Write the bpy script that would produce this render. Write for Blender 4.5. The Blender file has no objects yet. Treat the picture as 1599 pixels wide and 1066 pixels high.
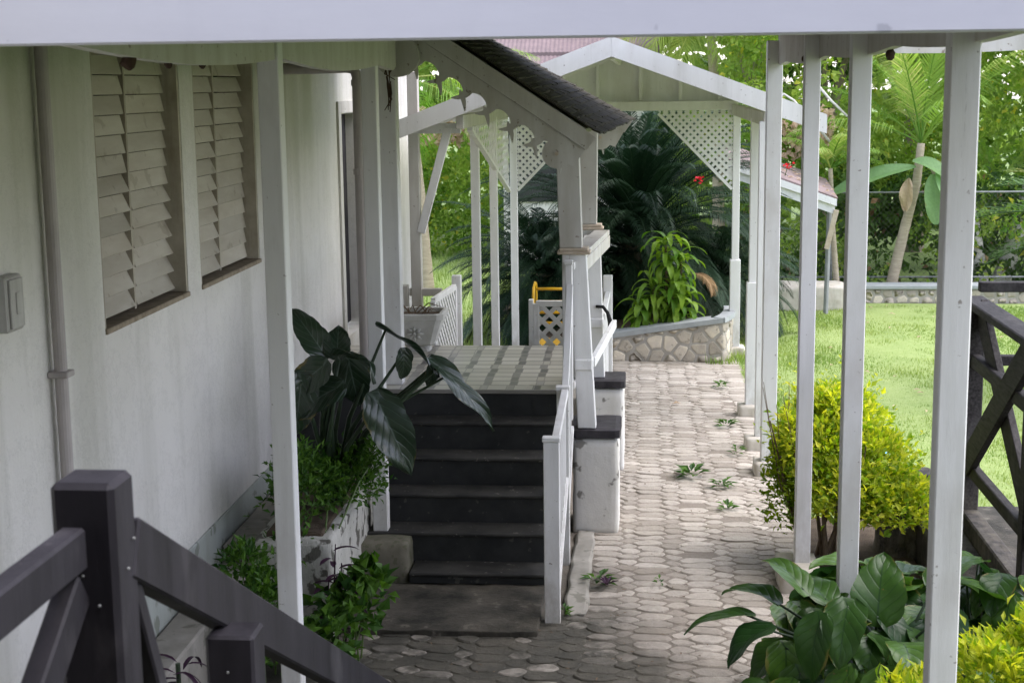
import bpy, bmesh, math, random
import numpy as np
from mathutils import Vector, Matrix
R = math.radians
random.seed(7); rng = np.random.default_rng(11)
S = bpy.context.scene
C = S.collection

# ------------------------------------------------------------------ camera
CAM_H = 3.3
def camera():
    pitch, yaw, roll = R(9.7), R(5.0), R(-.7)
    fw = Vector((-math.sin(yaw)*math.cos(pitch), math.cos(yaw)*math.cos(pitch), -math.sin(pitch)))
    r = fw.cross(Vector((0, 0, 1))).normalized(); u = r.cross(fw)
    c, s = math.cos(roll), math.sin(roll)
    r2 = c*r+s*u; u2 = -s*r+c*u
    cam = bpy.data.cameras.new("camera"); co = bpy.data.objects.new("camera", cam); C.objects.link(co)
    m = Matrix((r2, u2, -fw)).transposed().to_4x4(); m.translation = (0, 0, CAM_H)
    co.matrix_world = m
    cam.sensor_width = 22.3; cam.lens = 2350/1599*22.3; cam.clip_end = 600; cam.clip_start = .05
    cam.dof.use_dof = True; cam.dof.focus_distance = 10.8; cam.dof.aperture_fstop = 5.0
    S.camera = co
camera()
# ------------------------------------------------------------------ light
SUN_EL, SUN_AZ = R(62), R(85)      # azimuth measured from +Y towards +X
w = bpy.data.worlds.new("World"); S.world = w; w.use_nodes = True
wn = w.node_tree.nodes; wl = w.node_tree.links
sky = wn.new("ShaderNodeTexSky"); sky.sky_type = 'NISHITA'; sky.sun_disc = False
sky.sun_elevation = SUN_EL; sky.sun_rotation = SUN_AZ; sky.dust_density = 1.0; sky.air_density = 1.0; sky.ozone_density = 3.0
hz = wn.new("ShaderNodeHueSaturation"); hz.inputs['Saturation'].default_value = .5      # cloud cover whitens the sky
wl.new(sky.outputs[0], hz.inputs['Color'])
tn = wn.new("ShaderNodeMix"); tn.data_type = 'RGBA'; tn.blend_type = 'MULTIPLY'; tn.inputs[0].default_value = 1; tn.inputs[7].default_value = (1.05, .98, 1.02, 1)
wl.new(hz.outputs[0], tn.inputs[6])
bg = wn["Background"]; wl.new(tn.outputs[2], bg.inputs[0]); bg.inputs[1].default_value = .15
sl = bpy.data.lights.new("sun", 'SUN'); sl.energy = 1.1; sl.angle = R(60); sl.color = (1, .96, .9)
so = bpy.data.objects.new("sun", sl); C.objects.link(so)
sd = Vector((math.sin(SUN_AZ)*math.cos(SUN_EL), math.cos(SUN_AZ)*math.cos(SUN_EL), math.sin(SUN_EL)))
so.rotation_euler = sd.to_track_quat('Z', 'Y').to_euler()
S.view_settings.view_transform = 'Standard'; S.view_settings.look = 'None'
S.view_settings.gamma = 1; S.view_settings.exposure = 2.05
S.cycles.max_bounces = 10; S.cycles.diffuse_bounces = 6; S.cycles.transparent_max_bounces = 8
try:
    S.cycles.use_denoising = True
except Exception: pass

# ------------------------------------------------------------------ materials
class NT:
    def __init__(s, name):
        s.m = bpy.data.materials.new(name); s.m.use_nodes = True
        s.n = s.m.node_tree.nodes; s.l = s.m.node_tree.links
        s.b = s.n["Principled BSDF"]; s.out = s.n["Material Output"]
        s.geo = s.n.new("ShaderNodeNewGeometry")
    def link(s, a, b): s.l.new(a, b)
    def noise(s, scale, stretch=(1, 1, 1), detail=6, rough=.6, vec=None):
        mp = s.n.new("ShaderNodeMapping"); mp.inputs['Scale'].default_value = stretch
        s.link(vec or s.geo.outputs['Position'], mp.inputs[0])
        t = s.n.new("ShaderNodeTexNoise"); t.inputs['Scale'].default_value = scale
        t.inputs['Detail'].default_value = detail; t.inputs['Roughness'].default_value = rough
        s.link(mp.outputs[0], t.inputs['Vector']); return t.outputs['Fac']
    def ramp(s, fac, a, b, ca=(0, 0, 0, 1), cb=(1, 1, 1, 1)):
        r = s.n.new("ShaderNodeValToRGB"); e = r.color_ramp.elements
        e[0].position = a; e[1].position = b; e[0].color = c4(ca); e[1].color = c4(cb)
        s.link(fac, r.inputs[0]); return r.outputs[0]
    def mix(s, fac, a, b, mode='MIX'):
        x = s.n.new("ShaderNodeMix"); x.data_type = 'RGBA'; x.blend_type = mode
        for v, i in ((fac, 0), (a, 6), (b, 7)):
            if isinstance(v, (int, float)): x.inputs[i].default_value = v
            elif isinstance(v, tuple): x.inputs[i].default_value = c4(v)
            else: s.link(v, x.inputs[i])
        return x.outputs[2]
    def math(s, op, a, b=0.0, cl=False):
        x = s.n.new("ShaderNodeMath"); x.operation = op; x.use_clamp = cl
        for v, i in ((a, 0), (b, 1)):
            if isinstance(v, (int, float)): x.inputs[i].default_value = v
            else: s.link(v, x.inputs[i])
        return x.outputs[0]
    def attr(s, name):
        a = s.n.new("ShaderNodeAttribute"); a.attribute_name = name; return a
    def sep(s, v):
        x = s.n.new("ShaderNodeSeparateXYZ"); s.link(v, x.inputs[0]); return x.outputs
    def bump(s, h, strength, dist=.01):
        b = s.n.new("ShaderNodeBump"); b.inputs['Strength'].default_value = strength; b.inputs['Distance'].default_value = dist
        s.link(h, b.inputs['Height']); s.link(b.outputs[0], s.b.inputs['Normal']); return b
def c4(c): return tuple(c) if len(c) == 4 else (*c, 1)

def mat(name, c1, c2, scale=6, rough=.6, bump=.2, stretch=(1, 1, 1), rnd=.0, speck=None, dirt=None, bdist=.004, spec=.3, fine=None, crack=None):
    """two-tone mottled surface; rnd varies brightness by face group, speck adds dark spots, dirt adds vertical run stains"""
    t = NT(name)
    n = t.noise(scale, stretch)
    col = t.mix(t.ramp(n, .32, .68), c1, c2)
    if dirt:
        d = t.ramp(t.noise(dirt[1], (1, 1, .12), 8, .65), .50, .78)
        col = t.mix(t.math('MULTIPLY', d, dirt[2]), col, dirt[0])
    if speck:
        k = t.ramp(t.noise(speck[1], (1, 1, 1), 3, .5), speck[2], speck[2]+.05)
        col = t.mix(t.math('MULTIPLY', k, speck[3]), col, speck[0])
    if crack:
        k1 = t.ramp(t.noise(crack[1], crack[2], 7, .75), .64, .70)
        k2 = t.ramp(t.noise(3.1, (1, 1, 1), 3), .45, .62)
        col = t.mix(t.math('MULTIPLY', t.math('MULTIPLY', k1, k2), crack[3]), col, crack[0])
        sm = t.ramp(t.noise(2.3, (1, 1, .5), 6, .6), .55, .75)
        col = t.mix(t.math('MULTIPLY', sm, .42), col, tuple(x*1.8 for x in crack[0]))
        z_ = t.sep(t.geo.outputs['Position'])[2]
        ft_ = t.math('MULTIPLY', t.math('SUBTRACT', .75, z_), 1.4, True)
        col = t.mix(t.math('MULTIPLY', t.math('MULTIPLY', ft_, t.ramp(t.noise(9, (1, 1, .5), 7, .7), .38, .62)), .6), col, (.26, .23, .17))
    if rnd:
        a = t.attr('rnd')
        f = t.math('ADD', t.math('MULTIPLY', a.outputs['Fac'], rnd*2), 1-rnd)
        hs = t.n.new("ShaderNodeHueSaturation"); t.link(col, hs.inputs['Color']); t.link(f, hs.inputs['Value']); col = hs.outputs[0]
    t.link(col, t.b.inputs['Base Color']); t.b.inputs['Roughness'].default_value = rough
    t.b.inputs['Specular IOR Level'].default_value = spec
    h = t.noise(fine or scale*7, stretch, 8, .7)
    t.bump(h, bump, bdist)
    return t.m

def leafmat(name, c1, c2, rough=.5, trans=.3, tip=None, veins=None, spec=.2, tcol=None, metal=0):
    """foliage: hue varies leaf by leaf through rnd; light passes through the blade"""
    t = NT(name); a = t.attr('rnd')
    col = t.mix(a.outputs['Fac'], c1, c2)
    if tip:
        col = t.mix(t.ramp(a.outputs['Fac'], tip[1], min(1, tip[1]+.06)), col, tip[0])
    col = t.mix(t.math('MULTIPLY', t.ramp(t.noise(25), .3, .7), .35), col, tuple(x*.55 for x in c1))
    if veins:
        uv = t.sep(t.attr('luv').outputs['Vector'])
        v = t.math('ABSOLUTE', uv[1])
        ph = t.math('SUBTRACT', t.math('MULTIPLY', uv[0], veins[1]), t.math('MULTIPLY', v, veins[2]))
        s = t.math('ABSOLUTE', t.math('SINE', t.math('MULTIPLY', ph, math.pi)))
        vein = t.ramp(s, .0, .16, (1, 1, 1), (0, 0, 0))
        rib = t.ramp(v, .02, .05, (1, 1, 1), (0, 0, 0))
        vv = t.math('MAXIMUM', vein, rib)
        col = t.mix(t.math('MULTIPLY', vv, veins[3]), col, veins[0])
        bl_ = t.ramp(t.noise(34, detail=3), .70, .73)
        col = t.mix(t.math('MULTIPLY', bl_, .7), col, (.16, .11, .04))
        col = t.mix(t.math('MULTIPLY', t.ramp(t.math('MULTIPLY', v, t.noise(6)), .52, .6), .6), col, (.22, .17, .05))
        t.bump(t.math('POWER', s, .35), veins[4] if len(veins) > 4 else .25, .006)
    t.link(col, t.b.inputs['Base Color']); t.b.inputs['Roughness'].default_value = rough
    t.b.inputs['Specular IOR Level'].default_value = spec
    if trans:
        tr = t.n.new("ShaderNodeBsdfTranslucent")
        hs = t.n.new("ShaderNodeHueSaturation"); t.link(col, hs.inputs['Color']); hs.inputs['Value'].default_value = 1.5; hs.inputs['Saturation'].default_value = 1.1
        t.link(hs.outputs[0], tr.inputs[0])
        mx = t.n.new("ShaderNodeMixShader"); mx.inputs[0].default_value = trans
        t.link(t.b.outputs[0], mx.inputs[1]); t.link(tr.outputs[0], mx.inputs[2]); t.link(mx.outputs[0], t.out.inputs[0])
    return t.m

M = {}
GR = (.16, .15, .11)
M['paint'] = mat('white_paint', (.74, .74, .72), (.66, .66, .645), 5, .66, .35, (1, 1, .12), speck=((.17, .14, .11), 34, .70, .7), dirt=((.42, .42, .36), 7, .45), crack=((.22, .20, .17), 22, (1, 1, .06), .8))
M['paint_old'] = mat('weathered_white_paint', (.57, .56, .52), (.46, .44, .39), 7, .6, .25, (1, 1, .3), speck=((.17, .13, .09), 26, .67, .75), dirt=((.33, .31, .22), 9, .5), crack=((.22, .20, .17), 22, (1, 1, .06), .8))
M['paint_beam'] = mat('beam_paint', (.62, .62, .645), (.54, .54, .57), 2.2, .5, .15, (.3, 1, 1), speck=((.30, .30, .33), 10, .72, .55), crack=((.28, .28, .30), 12, (.05, 1, 1), .4))
M['trim_dirty'] = mat('bare_trim', (.42, .34, .25), (.55, .48, .38), 12, .7, .3)
M['louvre'] = mat('louvre_paint', (.54, .51, .44), (.42, .38, .31), 8, .55, .2, (1, .2, 1), rnd=.12, speck=((.24, .2, .14), 9, .62, .4))
M['sillwood'] = mat('sill_wood', (.20, .16, .11), (.32, .27, .20), 18, .8, .4)
M['reveal'] = mat('reveal_paint', (.50, .46, .38), (.34, .30, .23), 5, .7, .3, dirt=((.12, .1, .07), 8, .7))
M['darkwood'] = mat('dark_stained_wood', (.012, .011, .014), (.028, .026, .032), 9, .62, .45, (1, 1, .15), spec=.18, bdist=.003, rnd=.12, crack=((.095, .09, .095), 17, (1, 1, .07), .75))
M['agedwood'] = mat('aged_dark_wood', (.012, .010, .010), (.050, .046, .045), 14, .7, .5, (4, .6, 4), spec=.2, rnd=.2, crack=((.12, .115, .11), 14, (1, .1, 1), .6))
M['charcoal'] = mat('charcoal_paint', (.021, .023, .023), (.042, .043, .042), 6, .6, .2, speck=((.16, .15, .13), 16, .66, .4))
M['tread'] = mat('worn_tread', (.022, .022, .021), (.060, .058, .052), 5, .7, .3, speck=((.3, .28, .24), 22, .66, .5))
M['blackcap'] = mat('black_cap_paint', (.022, .021, .024), (.055, .05, .055), 14, .6, .5)
M['concrete'] = mat('concrete', (.34, .32, .28), (.22, .21, .18), 5, .85, .4, speck=((.10, .10, .07), 9, .60, .5))
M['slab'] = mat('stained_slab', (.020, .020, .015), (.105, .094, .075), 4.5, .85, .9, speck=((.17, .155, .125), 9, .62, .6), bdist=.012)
M['mossy'] = mat('mossy_concrete', (.09, .09, .06), (.19, .175, .135), 5, .85, .5, speck=((.08, .09, .04), 21, .57, .5))
M['block'] = mat('post_block', (.56, .53, .46), (.44, .40, .33), 9, .8, .3, dirt=((.22, .20, .13), 12, .5))
M['whitewash'] = mat('whitewash', (.72, .71, .67), (.64, .63, .58), 4, .75, .45, speck=((.13, .12, .10), 8, .61, .8), dirt=((.42, .40, .33), 5, .5), bdist=.014, fine=7)
M['peeling'] = mat('peeling_whitewash', (.56, .55, .50), (.42, .42, .37), 6, .8, .8, (1, 1, .35), speck=((.07, .065, .05), 11, .55, .85), bdist=.02)
M['shingle'] = mat('mossy_shingle', (.026, .024, .016), (.062, .055, .040), 20, .9, .6, (.4, 3, 1), rnd=.35)
M['pinktile'] = mat('clay_tile', (.20, .15, .152), (.15, .115, .118), 8, .8, .4, rnd=.2)
M['stonecap'] = mat('grey_cap', (.34, .36, .36), (.26, .28, .28), 6, .8, .3)
M['pinkroof'] = mat('dusty_tile', (.27, .21, .205), (.20, .155, .15), 5, .85, .4, speck=((.22, .15, .1), 12, .6, .7), rnd=.15)
M['soil'] = mat('soil', (.07, .05, .035), (.13, .10, .07), 9, .95, .8, bdist=.03)
M['mud'] = mat('mud', (.05, .03, .022), (.08, .05, .035), 40, .95, .8)
M['plastic'] = mat('grey_plastic', (.50, .49, .46), (.42, .41, .38), 8, .5, .1, dirt=((.2, .18, .14), 10, .6))
M['pipe'] = mat('pipe_paint', (.44, .40, .38), (.38, .35, .33), 7, .5, .15, dirt=((.2, .18, .16), 10, .5))
M['potclay'] = mat('pot_cement', (.60, .60, .57), (.48, .48, .45), 9, .8, .35)
M['wire'] = mat('rusty_wire', (.07, .07, .065), (.12, .11, .10), 12, .7, .1)
M['yellow'] = mat('yellow_metal', (.70, .42, .02), (.62, .36, .02), 9, .4, .1)
M['black'] = mat('black_cloth_room_dark', (.006, .006, .006), (.015, .015, .015), 20, .8, .3)
M['red'] = leafmat('red_petal', (.6, .01, .03), (.75, .03, .05), .5, .3)
M['bluewrap'] = mat('blue_wrapper', (.10, .42, .65), (.18, .5, .7), 20, .4, .2)
M['greymetal'] = mat('galvanised', (.20, .21, .21), (.28, .29, .29), 12, .5, .1)
M['bark'] = mat('bark', (.17, .14, .10), (.30, .26, .20), 9, .9, .7, (1, 1, .4), bdist=.02)
M['palmtrunk'] = mat('palm_trunk', (.30, .26, .19), (.44, .38, .28), 7, .85, .5, (1, 1, 5), bdist=.015)
M['whitetrunk'] = mat('limed_trunk', (.62, .60, .56), (.44, .42, .38), 10, .85, .4, (1, 1, 3))
M['stem'] = mat('green_stem', (.07, .12, .03), (.12, .18, .05), 20, .5, .2)
M['darkstem'] = mat('dark_stem', (.03, .05, .03), (.05, .08, .04), 20, .4, .2)
M['twig'] = mat('twig', (.12, .08, .05), (.2, .15, .1), 20, .8, .4)
M['deadleaf'] = leafmat('dry_leaf', (.45, .33, .22), (.56, .45, .32), .7, .3)
M['cycad'] = leafmat('cycad_leaf', (.010, .028, .013), (.026, .058, .025), .5, .12, spec=.16)
M['cycadold'] = leafmat('cycad_dry', (.30, .19, .09), (.42, .28, .14), .6, .2)
M['dracaena'] = leafmat('dracaena_leaf', (.08, .19, .02), (.25, .38, .045), .4, .3)
M['palm'] = leafmat('palm_leaf', (.12, .25, .04), (.30, .42, .09), .45, .45, tip=((.45, .48, .16), .86))
M['palmlight'] = leafmat('palm_leaf_yellow', (.20, .30, .05), (.44, .47, .12), .42, .35)
M['palmdark'] = leafmat('palm_leaf_deep', (.05, .12, .025), (.13, .22, .06), .38, .25, tip=((.36, .38, .14), .8))
M['vine'] = leafmat('vine_leaf', (.11, .25, .03), (.46, .56, .12), .5, .5, tip=((.52, .50, .07), .96))
M['jungle'] = leafmat('jungle_leaf', (.02, .055, .012), (.13, .24, .04), .5, .35, tip=((.34, .20, .11), .95))
M['tree'] = leafmat('tree_leaf', (.11, .21, .035), (.34, .44, .10), .5, .5)
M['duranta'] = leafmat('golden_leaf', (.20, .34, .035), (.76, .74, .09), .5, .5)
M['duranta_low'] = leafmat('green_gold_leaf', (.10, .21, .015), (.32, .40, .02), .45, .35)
M['heart'] = leafmat('heart_leaf', (.018, .055, .016), (.105, .215, .03), .33, .28, veins=((.018, .05, .014), 5.0, 2.0, .75, .35), spec=.35)
M['alocasia'] = leafmat('elephant_ear_leaf', (.015, .033, .018), (.030, .055, .028), .30, .10, veins=((.12, .16, .13), 6.0, 2.4, .6, .5), spec=.6)
M['bushgreen'] = leafmat('green_small_leaf', (.025, .075, .014), (.12, .24, .035), .45, .3)
M['purple'] = leafmat('purple_leaf', (.035, .014, .032), (.07, .03, .06), .5, .15)
M['banana'] = leafmat('banana_leaf', (.20, .36, .15), (.28, .44, .20), .4, .4, veins=((.2, .38, .14), 26.0, 1.0, .25))
M['grass'] = leafmat('grass_blade', (.12, .23, .04), (.36, .42, .13), .6, .4)

def wall_mat():
    t = NT('house_render'); z = t.sep(t.geo.outputs['Position'])[2]; y = t.sep(t.geo.outputs['Position'])[1]
    col = t.mix(t.ramp(t.noise(1.6), .3, .7), (.65, .632, .585), (.71, .692, .65))
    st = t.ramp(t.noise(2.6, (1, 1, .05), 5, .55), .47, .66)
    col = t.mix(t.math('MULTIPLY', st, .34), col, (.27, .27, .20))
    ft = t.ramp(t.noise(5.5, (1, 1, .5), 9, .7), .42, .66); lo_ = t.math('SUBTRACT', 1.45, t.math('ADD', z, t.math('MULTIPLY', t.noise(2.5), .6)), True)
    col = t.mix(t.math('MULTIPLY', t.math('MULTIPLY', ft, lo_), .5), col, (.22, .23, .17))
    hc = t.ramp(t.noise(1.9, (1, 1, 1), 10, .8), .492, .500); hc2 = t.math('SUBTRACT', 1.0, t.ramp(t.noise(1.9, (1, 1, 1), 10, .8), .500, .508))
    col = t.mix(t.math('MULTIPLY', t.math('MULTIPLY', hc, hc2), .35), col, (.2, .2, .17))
    up = t.math('MULTIPLY', t.math('SUBTRACT', z, 2.0), .75, True)  # greenish stain and eave shading painted in, growing towards the wall top
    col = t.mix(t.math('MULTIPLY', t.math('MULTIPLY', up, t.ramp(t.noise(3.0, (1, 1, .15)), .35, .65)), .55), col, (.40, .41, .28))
    k = t.ramp(t.noise(13, (1, 1, .6), 6, .7), .66, .74)
    col = t.mix(t.math('MULTIPLY', k, .35), col, (.25, .25, .18))
    t.link(col, t.b.inputs['Base Color']); t.b.inputs['Roughness'].default_value = .75
    t.bump(t.math('ADD', t.noise(45, (1, 1, 1), 8, .7), t.math('MULTIPLY', t.noise(2.2, (1, 1, 1), 3), 2.0)), .5, .012); return t.m
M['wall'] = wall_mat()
M['plinth'] = mat('wall_plinth', (.40, .43, .40), (.30, .32, .28), 4, .8, .4, (1, 1, .3), speck=((.12, .13, .09), 7, .60, .6))

def tile_mat():
    t = NT('porch_tiles'); p = t.sep(t.geo.outputs['Position'])
    A, B = .196, .165
    row = t.math('FLOOR', t.math('DIVIDE', p[1], B))
    fy = t.math('FRACT', t.math('DIVIDE', p[1], B))
    off = t.math('MULTIPLY', row, 0.0)
    rj = t.n.new('ShaderNodeTexWhiteNoise'); rj.noise_dimensions = '1D'; t.link(row, rj.inputs['W']); off = t.math('MULTIPLY', rj.outputs['Value'], .10)
    u = t.math('FRACT', t.math('ADD', t.math('DIVIDE', p[0], A), off))
    col_i = t.math('FLOOR', t.math('DIVIDE', p[0], A)); hh = t.n.new('ShaderNodeCombineXYZ'); t.link(col_i, hh.inputs[0]); t.link(row, hh.inputs[1])
    wh = t.n.new('ShaderNodeTexWhiteNoise'); t.link(hh.outputs[0], wh.inputs['Vector'])
    grey = t.math('MULTIPLY', t.math('LESS_THAN', u, .30), t.math('LESS_THAN', wh.outputs['Value'], .93))
    cid = t.n.new('ShaderNodeCombineXYZ'); t.link(t.math('FLOOR', t.math('DIVIDE', p[0], A)), cid.inputs[0]); t.link(row, cid.inputs[1]); t.link(grey, cid.inputs[2])
    wn_ = t.n.new('ShaderNodeTexWhiteNoise'); t.link(cid.outputs[0], wn_.inputs['Vector']); n = wn_.outputs['Value']
    white = t.mix(n, (.62, .60, .53), (.47, .45, .39)); g = t.mix(n, (.40, .385, .36), (.08, .08, .08))
    col = t.mix(grey, white, g)
    def line(f, wd, c=.0):
        return t.math('LESS_THAN', t.math('ABSOLUTE', t.math('SUBTRACT', f, c)), wd)
    gr = t.math('MAXIMUM', line(fy, .075, .075), t.math('MAXIMUM', line(u, .016, .016), line(u, .016, .30)))
    col = t.mix(gr, col, (.25, .24, .215))
    col = t.mix(t.math('MULTIPLY', t.ramp(t.noise(3), .5, .75), .3), col, (.28, .26, .2))
    t.link(col, t.b.inputs['Base Color']); t.b.inputs['Roughness'].default_value = .35
    return t.m
M['tiles'] = tile_mat()

def rubble_mat(name, a, b, mort, sc):
    t = NT(name)
    mp = t.noise(3, detail=3)
    vec = t.n.new("ShaderNodeVectorMath"); vec.operation = 'ADD'; t.link(t.geo.outputs['Position'], vec.inputs[0])
    sc_ = t.n.new("ShaderNodeVectorMath"); sc_.operation = 'SCALE'; sc_.inputs[3].default_value = .12
    nz = t.n.new("ShaderNodeTexNoise"); nz.inputs['Scale'].default_value = 5; t.link(t.geo.outputs['Position'], nz.inputs['Vector'])
    t.link(nz.outputs['Color'], sc_.inputs[0]); t.link(sc_.outputs[0], vec.inputs[1])
    def vor(f):
        v = t.n.new("ShaderNodeTexVoronoi"); v.feature = f; v.inputs['Scale'].default_value = sc; t.link(vec.outputs[0], v.inputs['Vector']); return v
    v1 = vor('F1'); v2 = vor('DISTANCE_TO_EDGE')
    cx = t.sep(v1.outputs['Color'])[0]
    col = t.mix(cx, a, b); col = t.mix(t.math('MULTIPLY', t.ramp(t.noise(22), .4, .7), .4), col, tuple(x*.6 for x in a))
    e = t.ramp(v2.outputs['Distance'], .02, .07)
    col = t.mix(e, mort, col)
    t.link(col, t.b.inputs['Base Color']); t.b.inputs['Roughness'].default_value = .85
    t.bump(t.math('ADD', e, t.math('MULTIPLY', t.noise(30), .25)), .8, .03); return t.m
M['rubble'] = rubble_mat('rubble_stone', (.52, .45, .33), (.33, .30, .26), (.30, .28, .24), 8.5)
M['palerubble'] = rubble_mat('pale_rubble', (.64, .60, .52), (.48, .45, .40), (.34, .33, .30), 8.0)

M['mortar'] = mat('mortar', (.36, .34, .30), (.27, .25, .21), 9, .95, .6, bdist=.01)
M['stone'] = mat('field_stone', (.52, .46, .36), (.40, .36, .30), 9, .85, .7, rnd=.34, speck=((.16, .14, .11), 16, .62, .5), bdist=.012)
def paver_mat(name='paver_stone', ca=(.31, .275, .225), cb=(.56, .51, .44)):
    t = NT(name); a = t.attr('rnd').outputs['Fac']
    P_ = t.sep(t.geo.outputs['Position'])
    col = t.mix(a, ca, cb)
    hue = t.n.new('ShaderNodeTexWhiteNoise'); hue.noise_dimensions = '1D'; t.link(a, hue.inputs['W'])
    col = t.mix(t.math('MULTIPLY', t.ramp(hue.outputs['Value'], .55, 1.0), .3), col, (.38, .33, .26))
    col = t.mix(t.math('MULTIPLY', t.ramp(t.noise(28), .4, .7), .45), col, (.29, .255, .215))
    st = t.ramp(t.noise(1.1), .46, .70)
    col = t.mix(t.math('MULTIPLY', st, .35), col, (.24, .20, .165))
    # damp mossy ground near the stair foot, with shading painted into its colour
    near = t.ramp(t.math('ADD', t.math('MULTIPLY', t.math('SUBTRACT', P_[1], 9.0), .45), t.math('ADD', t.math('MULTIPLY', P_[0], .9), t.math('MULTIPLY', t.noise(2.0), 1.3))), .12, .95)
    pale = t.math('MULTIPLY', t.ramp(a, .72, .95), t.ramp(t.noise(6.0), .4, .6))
    wet_shading = t.math('MULTIPLY', t.math('SUBTRACT', 1.0, near), t.math('SUBTRACT', 1.0, t.math('MULTIPLY', pale, .75)))
    col = t.mix(t.math('MULTIPLY', wet_shading, .93), col, t.mix(t.ramp(t.noise(5.0), .4, .65), (.035, .034, .024), (.075, .068, .05)))
    t.link(col, t.b.inputs['Base Color']); t.b.inputs['Roughness'].default_value = .8
    t.bump(t.math('ADD', t.noise(38, detail=10, rough=.75), t.math('MULTIPLY', t.noise(11, detail=4), 1.2)), .9, .014); return t.m
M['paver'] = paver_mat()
M['bedding'] = paver_mat('path_bedding', (.17, .145, .115), (.20, .17, .135))

def ground_mat():
    t = NT('ground_soil')
    col = t.mix(t.ramp(t.noise(.8), .35, .65), (.10, .15, .04), (.15, .22, .05))
    t.link(col, t.b.inputs['Base Color']); t.b.inputs['Roughness'].default_value = .95
    t.bump(t.noise(20), .6, .04); return t.m
M['ground'] = ground_mat()
def lawn_mat():
    t = NT('lawn_turf')
    col = t.mix(t.ramp(t.noise(1.3), .3, .7), (.20, .285, .075), (.28, .36, .11))
    col = t.mix(t.math('MULTIPLY', t.ramp(t.noise(14), .45, .7), .5), col, (.34, .40, .16))
    t.link(col, t.b.inputs['Base Color']); t.b.inputs['Roughness'].default_value = .9
    t.bump(t.noise(60), .8, .03)
    return t.m
M['lawn'] = lawn_mat()

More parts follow.
